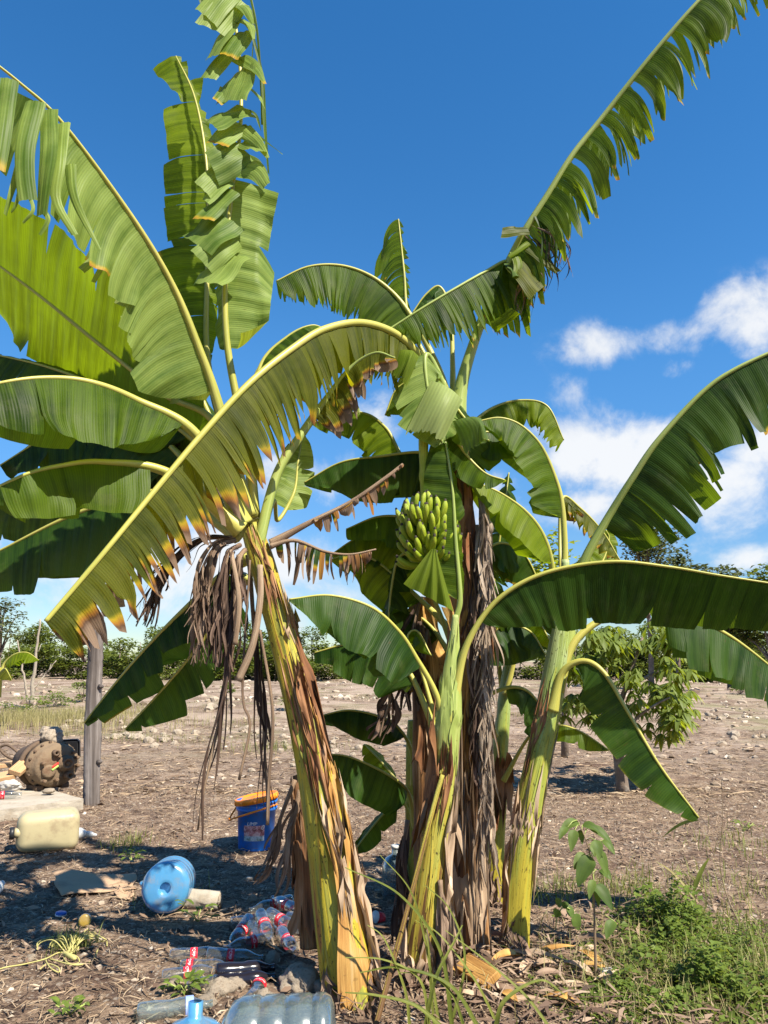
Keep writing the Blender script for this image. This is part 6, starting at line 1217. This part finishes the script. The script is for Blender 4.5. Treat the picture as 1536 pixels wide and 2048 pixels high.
# cardboard
def cg(px, py, z): return GZ(px, py, z)
M['card'] = simple('cardboard', (.40, .27, .17), .85, .15, 0, .2, 40, .12, 6, (.3, .2, .13), 5)
def sheet(name, quad, m_, label, cat, amp=.02, n=18, seed=0, th=.004):
    p = [np.asarray(q) for q in quad]; V = []; rj = random.Random(seed)
    for i in range(n):
        for j in range(n):
            u, v = i / (n - 1), j / (n - 1); q = (1 - u) * (1 - v) * p[0] + u * (1 - v) * p[1] + u * v * p[2] + (1 - u) * v * p[3]
            q = q + np.array([.012 * math.sin(v * 9 + seed) * (i in (0, n - 1)), .02 * math.sin(u * 7 + seed) * (1 if j in (0, n - 1) else 0), amp * math.sin(u * 4.2 + seed) * (.4 + v) + amp * .5 * math.sin(v * 5 + u * 3)]); V.append(q)
    F = [(i * n + j, (i + 1) * n + j, (i + 1) * n + j + 1, i * n + j + 1) for i in range(n - 1) for j in range(n - 1)]
    o = mesh_obj(name, V, F, m_); md = o.modifiers.new('thickness', 'SOLIDIFY'); md.thickness = th; return tag(o, label, cat)
sheet('cardboard', [cg(118, 1796, .012), cg(268, 1776, .015), cg(272, 1742, .05), cg(104, 1748, .05)], M['card'], 'flattened bent brown cardboard lying next to the blue jug', 'cardboard', .02, seed=1)
sheet('cardboard', [cg(228, 1790, .015), cg(258, 1800, .015), cg(268, 1782, .02), cg(240, 1776, .02)], M['card'], 'small torn piece of cardboard in the sun against the blue jug', 'cardboard', .008, seed=2)
# cord
M['cord'] = simple('yellow_cord', (.42, .38, .14), .7, .2, 0, .3, 200, .15, 20); rr = np.random.default_rng(8); acc = Acc(); c0 = GZ(150, 1905)
for k in range(26):
    a0 = rr.uniform(.3, 2.9); l = rr.uniform(.10, .19); b0_ = np.array([c0[0] + rr.normal() * .012, c0[1] - .05 + rr.normal() * .012, .02])
    P, _ = spline([b0_, b0_ + [math.cos(a0) * l * .5, math.sin(a0) * l * .5, .04 + .02 * rr.random()], b0_ + [math.cos(a0) * l, math.sin(a0) * l, .025], b0_ + [math.cos(a0 + .25) * l * .9, math.sin(a0 + .25) * l * .9, .01]], 14); V, F, uv = tube(P, .0028, 5, (0, 0, 1)); acc.add(V, F, uv)
for pts in ([(-20, 1945), (10, 1935), (50, 1928), (90, 1918), (120, 1905), (152, 1912), (158, 1925), (140, 1928), (128, 1915), (145, 1905)], [(90, 1918), (100, 1935), (118, 1945), (116, 1935), (95, 1928), (80, 1938)], [(75, 1900), (76, 1885), (100, 1875), (140, 1870), (170, 1880), (168, 1865), (176, 1858)], [(195, 1870), (212, 1880), (214, 1892)], [(100, 1918), (150, 1930), (185, 1920), (196, 1898)]):
    P, _ = spline([GZ(x, y, .02 + .01 * (i % 2)) for i, (x, y) in enumerate(pts)], 60); V, F, uv = tube(P, .0032, 6, (0, 0, 1)); acc.add(V, F, uv)
P, _ = spline([GZ(128, 1906, .03), GZ(140, 1912, .035), GZ(152, 1918, .03)], 16); V, F, uv = tube(P, np.array([.004] + [.011] * 14 + [.004]), 8, (0, 0, 1)); acc.add(V, F, uv)
tag(acc.build('cord_bundle', M['cord']), 'bundle of yellow green cord splayed on the ground with a loose end', 'cord')
# small printed block in the weeds
q = GZ(1215, 1962); t = thing('small_carton', (q[0], q[1], float(gh(q[0], q[1]))), 'small whitish printed carton in the weeds at the foot of the sapling', 'carton', rot=(R(-6), 0, R(12)))
bm = rbox(.065, .05, .06, .004, 0, 2); bm_obj('box', bm, M['white_bag'], t, False, (0, 0, .03)); 
for i, (x, y, w_, h_2) in enumerate([(-.012, .012, .03, .005), (.012, .0, .02, .012), (-.015, -.006, .018, .004), (.0, -.016, .04, .003), (0, .02, .05, .0025)]):
    bm = bmesh.new(); bmesh.ops.create_cube(bm, size=1, matrix=Matrix.Translation((x, y, .0607)) @ Matrix.Diagonal((w_, h_2, .0008, 1))); bm_obj('print_mark', bm, M['black'], t, False)

# ================================================================== small plants
M['sap_leaf'] = leaf_mat('sapling_leaf', (.045, .085, .02), (.1, .15, .035), (.12, .18, .06), (.32, .42, .03), tr=.35)
q = GZ(1192, 1962); SP = thing('sapling', (q[0], q[1], 0), 'leafy sapling with thin bare stem and drooping pointed leaves', 'sapling'); yb = q[1]
def locv(px, py, dy=0): return W(px, py, yb + dy) - np.array([q[0], q[1], 0])
P, _ = spline([locv(1192, 1964), locv(1190, 1880), locv(1187, 1780), locv(1182, 1720), locv(1172, 1680), locv(1155, 1640)], 30); V, F, uv = tube(P, np.linspace(.007, .0025, 30), 7, (0, -1, 0)); mesh_obj('stem', V, F, M['rib_dry'], SP, uv, np.full((len(V), 3), [.3, .1, 0]))
def simple_leaf(parent, a, b, wd, m_, sag=.25, seed=0, fold=.25, nm='leaf', nrm_hint=(0, -.6, .8)):
    a, b = np.asarray(a), np.asarray(b); L = np.linalg.norm(b - a); k = 12; t_ = np.linspace(0, 1, k)[:, None]; C = a + (b - a) * t_ + np.array([0, 0, 1]) * (np.sin(t_ * math.pi) * sag * L)
    T, N, B_ = frames(C, nrm_hint); ww = wd * np.sin(np.clip(t_ * 1.0, 0, 1) ** .7 * math.pi) ** .8; rj = np.random.default_rng(seed); cols = []
    for s_ in (-1, -.5, 0, .5, 1): cols.append(C + B_ * ww * s_ + N * (abs(s_) * ww * fold) + N * (.02 * wd * np.sin(t_ * 14 + s_ * 3)))
    V = np.stack(cols, 1).reshape(-1, 3); F = [(i * 5 + j, i * 5 + j + 1, (i + 1) * 5 + j + 1, (i + 1) * 5 + j) for i in range(k - 1) for j in range(4)]
    UV = np.stack([np.repeat(t_[:, 0] * L * .12, 5), np.tile([.1, .05, 0, .05, .1], k)], 1); return mesh_obj(nm, V, F, M[m_], parent, UV, np.full((len(V), 3), [rj.random(), 0, rj.random()]))
for i, (x0, y0, x1, y1, wd, dy) in enumerate([(1158, 1645, 1120, 1665, .05, 0), (1135, 1655, 1118, 1680, .035, -.05), (1165, 1650, 1200, 1665, .045, .05), (1178, 1655, 1225, 1690, .05, .05), (1150, 1660, 1142, 1705, .045, -.08), (1160, 1660, 1165, 1690, .03, .08), (1190, 1680, 1200, 1720, .05, -.05), (1205, 1680, 1230, 1710, .04, .1), (1185, 1715, 1155, 1775, .075, -.06), (1175, 1712, 1148, 1740, .06, -.02), (1188, 1760, 1178, 1800, .035, -.08), (1190, 1770, 1225, 1822, .06, -.03), (1200, 1740, 1222, 1760, .05, .08), (1192, 1780, 1198, 1815, .03, 0), (1195, 1700, 1215, 1755, .05, .06), (1190, 1690, 1188, 1715, .04, .0), (1228, 1842, 1212, 1880, .045, -.1)]):
    simple_leaf(SP, locv(x0, y0, dy), locv(x1, y1, dy - .04), wd * .52, 'sap_leaf', .12, i)
    j = int(np.argmin(np.linalg.norm(P - locv(x0, y0, dy), axis=1))); Vp, Fp2, uv = tube(np.array([P[j], (P[j] + locv(x0, y0, dy)) / 2 + [0, 0, .01], locv(x0, y0, dy)]), .002, 5, (0, 0, 1)); mesh_obj('leaf_stalk', Vp, Fp2, M['rib_green'], SP, uv)
q2 = GZ(1112, 1872); S2 = thing('seedling', (q2[0], q2[1], 0), 'small seedling with few dark leaves between green trunk and sapling', 'seedling')
def l2(px, py): return W(px, py, q2[1]) - np.array([q2[0], q2[1], 0])
P, _ = spline([l2(1112, 1878), l2(1113, 1840), l2(1125, 1815), l2(1140, 1818)], 14); V, F, uv = tube(P, .003, 6, (0, -1, 0)); mesh_obj('stem', V, F, M['rib_green'], S2, uv)
for i, (a, b, wd) in enumerate([((1112, 1808), (1125, 1808), .03), ((1118, 1820), (1112, 1835), .025), ((1132, 1818), (1148, 1835), .03), ((1145, 1830), (1158, 1862), .035), ((1125, 1815), (1138, 1808), .02)]): simple_leaf(S2, l2(*a), l2(*b), wd, 'sap_leaf', .1, 40 + i)
# broad leaved weed among the bottles, and others
def weed(px, py, n, l, seed, label, m_='weed'):
    q = GZ(px, py); z = float(gh(q[0], q[1])); t = thing('weed', (q[0], q[1], z), label, 'weed'); r = np.random.default_rng(seed)
    for i in range(n):
        a = r.random() * 6.28; rad = r.random() * l * 1.6; c = np.array([math.cos(a) * rad, math.sin(a) * rad * .6, l * r.uniform(.2, 1.2)]); a2 = a + r.normal() * .6; ll = l * r.uniform(.55, 1.0)
        simple_leaf(t, c, c + np.array([math.cos(a2) * ll, math.sin(a2) * ll, ll * r.uniform(-.3, .5)]), ll * .22, m_, .12, seed * 50 + i, nrm_hint=(0, -.2, 1))
    acc = Acc()
    for i in range(5):
        a = r.random() * 6.28; Vs, Fs, uv = tube(np.array([[0, 0, 0], [math.cos(a) * l * .5, math.sin(a) * l * .4, l * .5], [math.cos(a) * l * 1.2, math.sin(a) * l * .8, l * .9]]), .0025, 5, (.3, 0, 1)); acc.add(Vs, Fs, uv)
    acc.build('stem', M['rib_green'], t); return t
weed(370, 2003, 34, .06, 1, 'bright green broad leaved weed growing between the bottles and rocks')
weed(140, 2035, 22, .05, 2, 'low pale green weed growing in the straw litter')
weed(265, 1720, 18, .06, 3, 'dusty green weed growing just behind the blue jug')
weed(395, 1850, 12, .07, 4, 'dark weed in the shade below the concrete piece')
weed(1495, 1660, 16, .06, 5, 'small dusty weed beyond the tall grass stalk')
# tall seeded grass stalk
q3 = GZ(1478, 1845); T3 = thing('grass_stalk', (q3[0], q3[1], 0), 'tall dry branching grass stalk at the sunny edge of the weeds', 'grass')
def l3(px, py, dy=0): return W(px, py, q3[1] + dy) - np.array([q3[0], q3[1], 0])
for nm, pts, r0 in [('stem', [(1478, 1848), (1450, 1780), (1440, 1720), (1445, 1640), (1443, 1560)], .0035), ('branch', [(1440, 1700), (1420, 1660), (1400, 1632)], .002), ('branch', [(1442, 1665), (1465, 1635), (1488, 1605)], .0022), ('branch', [(1441, 1680), (1430, 1620), (1422, 1580)], .0016)]:
    P, _ = spline([l3(*p) for p in pts], 20); V, F, uv = tube(P, np.linspace(r0, r0 * .4, 20), 6, (0, -1, 0)); mesh_obj(nm, V, F, M['straw'], T3, uv, np.full((len(V), 3), [.4, .1, 0]))
for i, (a, b, wd) in enumerate([((1385, 1790), (1420, 1715), .012), ((1390, 1800), (1310, 1722), .008), ((1400, 1640), (1325, 1675), .01)]):
    simple_leaf(T3, l3(*a), l3(*b), wd, 'grass' if i != 1 else 'grass_dry', .1, 70 + i)
# long grass in front of the trunks
GRP = thing('grass_tuft', (*GZ(870, 2040)[:2], 0), 'clump of long arching green grass blades in front of the younger plant', 'grass'); gl = np.array([*GZ(870, 2040)[:2], 0])
for i, pts in enumerate([[(905, 2060, 3.3), (880, 1900, 3.32), (800, 1790, 3.3), (690, 1735, 3.25)], [(900, 2060, 3.3), (930, 1920, 3.35), (900, 1820, 3.4), (850, 1770, 3.4)], [(860, 2060, 3.2), (840, 1960, 3.2), (770, 1920, 3.2), (690, 1915, 3.2)], [(960, 2060, 3.2), (900, 1970, 3.2), (800, 1935, 3.2), (720, 1945, 3.2)], [(880, 2060, 3.3), (850, 1880, 3.35), (820, 1780, 3.35), (760, 1710, 3.3)],
                         [(1000, 2060, 3.3), (950, 1960, 3.3), (880, 1870, 3.35), (830, 1840, 3.4)], [(850, 2060, 3.2), (870, 1960, 3.2), (910, 1880, 3.25), (925, 1850, 3.3)], [(1110, 2070, 3.2), (1050, 1990, 3.25), (970, 1920, 3.3), (890, 1860, 3.3)], [(820, 2060, 3.2), (810, 1980, 3.2), (770, 1880, 3.2), (735, 1850, 3.2)], [(890, 2060, 3.15), (830, 2010, 3.15), (750, 1990, 3.15), (690, 1985, 3.15)], [(870, 2060, 3.3), (862, 1980, 3.3), (858, 1900, 3.3), (845, 1830, 3.35)], [(930, 2060, 3.2), (905, 1990, 3.2), (860, 1950, 3.2), (800, 1945, 3.2)], [(990, 2060, 3.15), (1010, 2000, 3.15), (1080, 1960, 3.2), (1130, 1990, 3.2)]]):
    C, L = spline([W(*p) - gl for p in pts], 30); T, N, B_ = frames(C, (0, -.6, .8)); t_ = np.linspace(0, 1, 30)[:, None]; ww = (.0065 if i % 3 else .009) * (1 - t_ * .9) ** .6
    V = np.stack([C - B_ * ww, C - N * ww * .5, C + B_ * ww], 1).reshape(-1, 3); F = [(k * 3 + j, k * 3 + j + 1, k * 3 + j + 4, k * 3 + j + 3) for k in range(29) for j in range(2)]
    mesh_obj('grass_blade', V, F, M['grass'], GRP, np.stack([np.repeat(t_[:, 0], 3) * .1, np.tile([0, .5, 1], 30)], 1), np.full((len(V), 3), [(i * .37) % 1, 0, (i * .61) % 1]))
# scraps of dead banana leaf round the stems
LG = 'scraps of dry banana leaf round the stems'; rr = random.Random(9)
for k in range(46):
    px, py = rr.gauss(1020, 90), rr.uniform(1900, 2045)
    if k > 34: px, py = rr.gauss(1180, 70), rr.uniform(1830, 1980)
    q = GZ(px, py); a = rr.random() * 6.28; l = rr.uniform(.08, .24); z = float(gh(q[0], q[1])) + .012 + rr.random() * .03; c = np.array([q[0], q[1], z]); dv = np.array([math.cos(a), math.sin(a) * .8, rr.uniform(-.05, .25)]) * l
    o = simple_leaf(None, -dv / 2, dv / 2, rr.uniform(.012, .03), rr.choice(['dry', 'sheath_tan', 'sheath_tan', 'sheath_orange']), .1, 300 + k, rr.uniform(-.6, .8), 'dry_leaf_scrap', (0, -.2, 1)); o.location = c
    tag(o, 'curled tan scrap of dead banana leaf on the litter round the stems', 'dry leaf', LG)
board('cut_stem_piece', GZ(925, 1925, .05), GZ(985, 1962, .05), .10, .035, M['sheath_orange'], 'split orange piece of banana stem on the litter under the dry leaf column', 'stem piece', .5)
